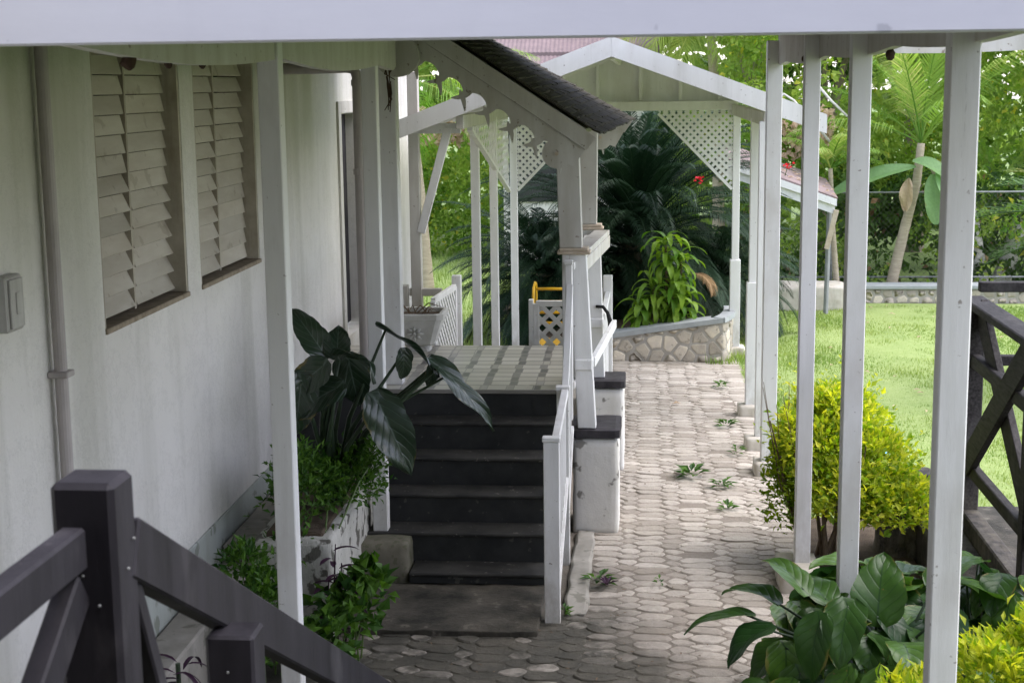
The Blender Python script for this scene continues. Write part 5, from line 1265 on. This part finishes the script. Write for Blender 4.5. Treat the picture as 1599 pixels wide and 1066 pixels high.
# near palm reaching in from the right
d = emp('palm_tree', 'dark green palm reaching in from the right over the lawn', 'palm tree', (5.3, 16, 0), 'palms at the garden edge')
b = MB(); b.tube([(5.5, 16, -.1), (5.45, 16, .8), (5.35, 16, 1.5)], [.12, .11, .08], 12); b.build('trunk', M['palmtrunk'], d)
b = MB()
for a, e, l in ((3.10, 30, 2.0), (3.3, 48, 1.9), (2.9, 15, 1.7), (2.5, 40, 1.9), (3.8, 35, 1.9), (4.6, 45, 1.9), (1.5, 40, 1.9), (.5, 50, 1.9), (5.6, 40, 1.9), (3.15, 66, 1.9), (2.2, 70, 1.7), (4.2, 68, 1.7)):
    frond(b, (5.3, 16, 1.5), a, R(e), l, R(55), 30, .60, .034, .018, 50, .10, .2, start=.2)
b.build('crown', M['palmdark'], d)
# banana plant
d = emp('banana_plant', 'banana plant with torn broad leaf and hanging dry leaves', 'banana plant', (4.25, 22.95, 0))
b = MB(); b.tube([(4.55, 23.0, -.02), (4.57, 23.0, .8), (4.5, 23.0, 1.6), (4.3, 23.0, 2.0)], [.075, .065, .05, .03], 10); b.build('stem', M['palmtrunk'], d, smooth=True)
lf = MB()
big_leaf(lf, (4.05, 22.9, 2.02), (-1, -.05, -.18), (0, -.45, .9), 1.35, .36, 'oval', .35, .35, .02, 20, 5)
big_leaf(lf, (4.0, 22.9, 2.1), (.9, -.2, -.15), (0, -.55, .8), .75, .30, 'oval', .9, .45, .02, 16, 5)
big_leaf(lf, (4.35, 22.9, 1.95), (.5, -.3, -.85), (.3, -.9, .2), .8, .3, 'oval', .3, .4, .05, 16, 5)
big_leaf(lf, (4.3, 22.95, 1.9), (.1, -.2, -.95), (.1, -.95, .1), .75, .34, 'oval', .2, .3, .07, 16, 5)
pad_uv(lf); lf.build('leaf', M['banana'], d, smooth=True)
for x, z, l in ((4.62, 1.95, .55), (4.72, 1.8, .5), (3.95, 1.85, .5), (4.6, 1.0, .6), (4.66, .9, .55)):
    lf = MB(); big_leaf(lf, (x, 22.88, z), (U(-.2, .3), -.1, -1), (U(-.6, .6), -.9, .1), l, .2, 'oval', .5, .8, .25, 12, 4); lf.build('dry_leaf', M['deadleaf'], d)
# bare twigs above the shed
d = emp('dead_branch', 'pale bare twisted branch beyond the arbour eave', 'branch', (2.3, 23, 2.5))
b = MB()
for q in (((1.9, 23.6, 2.9), (2.15, 23.5, 3.1), (2.3, 23.5, 3.0), (2.55, 23.4, 2.7), (2.7, 23.4, 2.45)), ((2.6, 23.6, 3.3), (2.85, 23.5, 3.0), (3.1, 23.4, 2.75)), ((2.9, 23.4, 2.3), (2.7, 23.4, 2.55), (2.75, 23.3, 2.75))):
    b.tube([(*p_,) for p_ in q], [.022, .02, .018, .014, .008][:len(q)], 7)
b.tube([(2.6, 23.6, 3.3), (2.5, 23.7, 1.5), (2.5, 23.7, -.05)], [.02, .035, .05], 7); b.build('branch', M['whitetrunk'], d, smooth=True)
# creeper strands by the porch corner
d = emp('dry_creeper', 'dark dry creeper strands on the scroll end by the porch roof', 'creeper', (-1.72, 10.45, 3.3))
b = MB()
for k in range(16):
    x = -1.74+U(-.02, .03); z = U(3.3, 3.62); b.tube([(x, 10.42, z), (x+U(-.03, .03), 10.40, z-U(.05, .1)), (x+U(-.03, .05), 10.41, z-U(.1, .25))], [.006, .006, .003], 5)
b.build('strands', M['mud'], d)
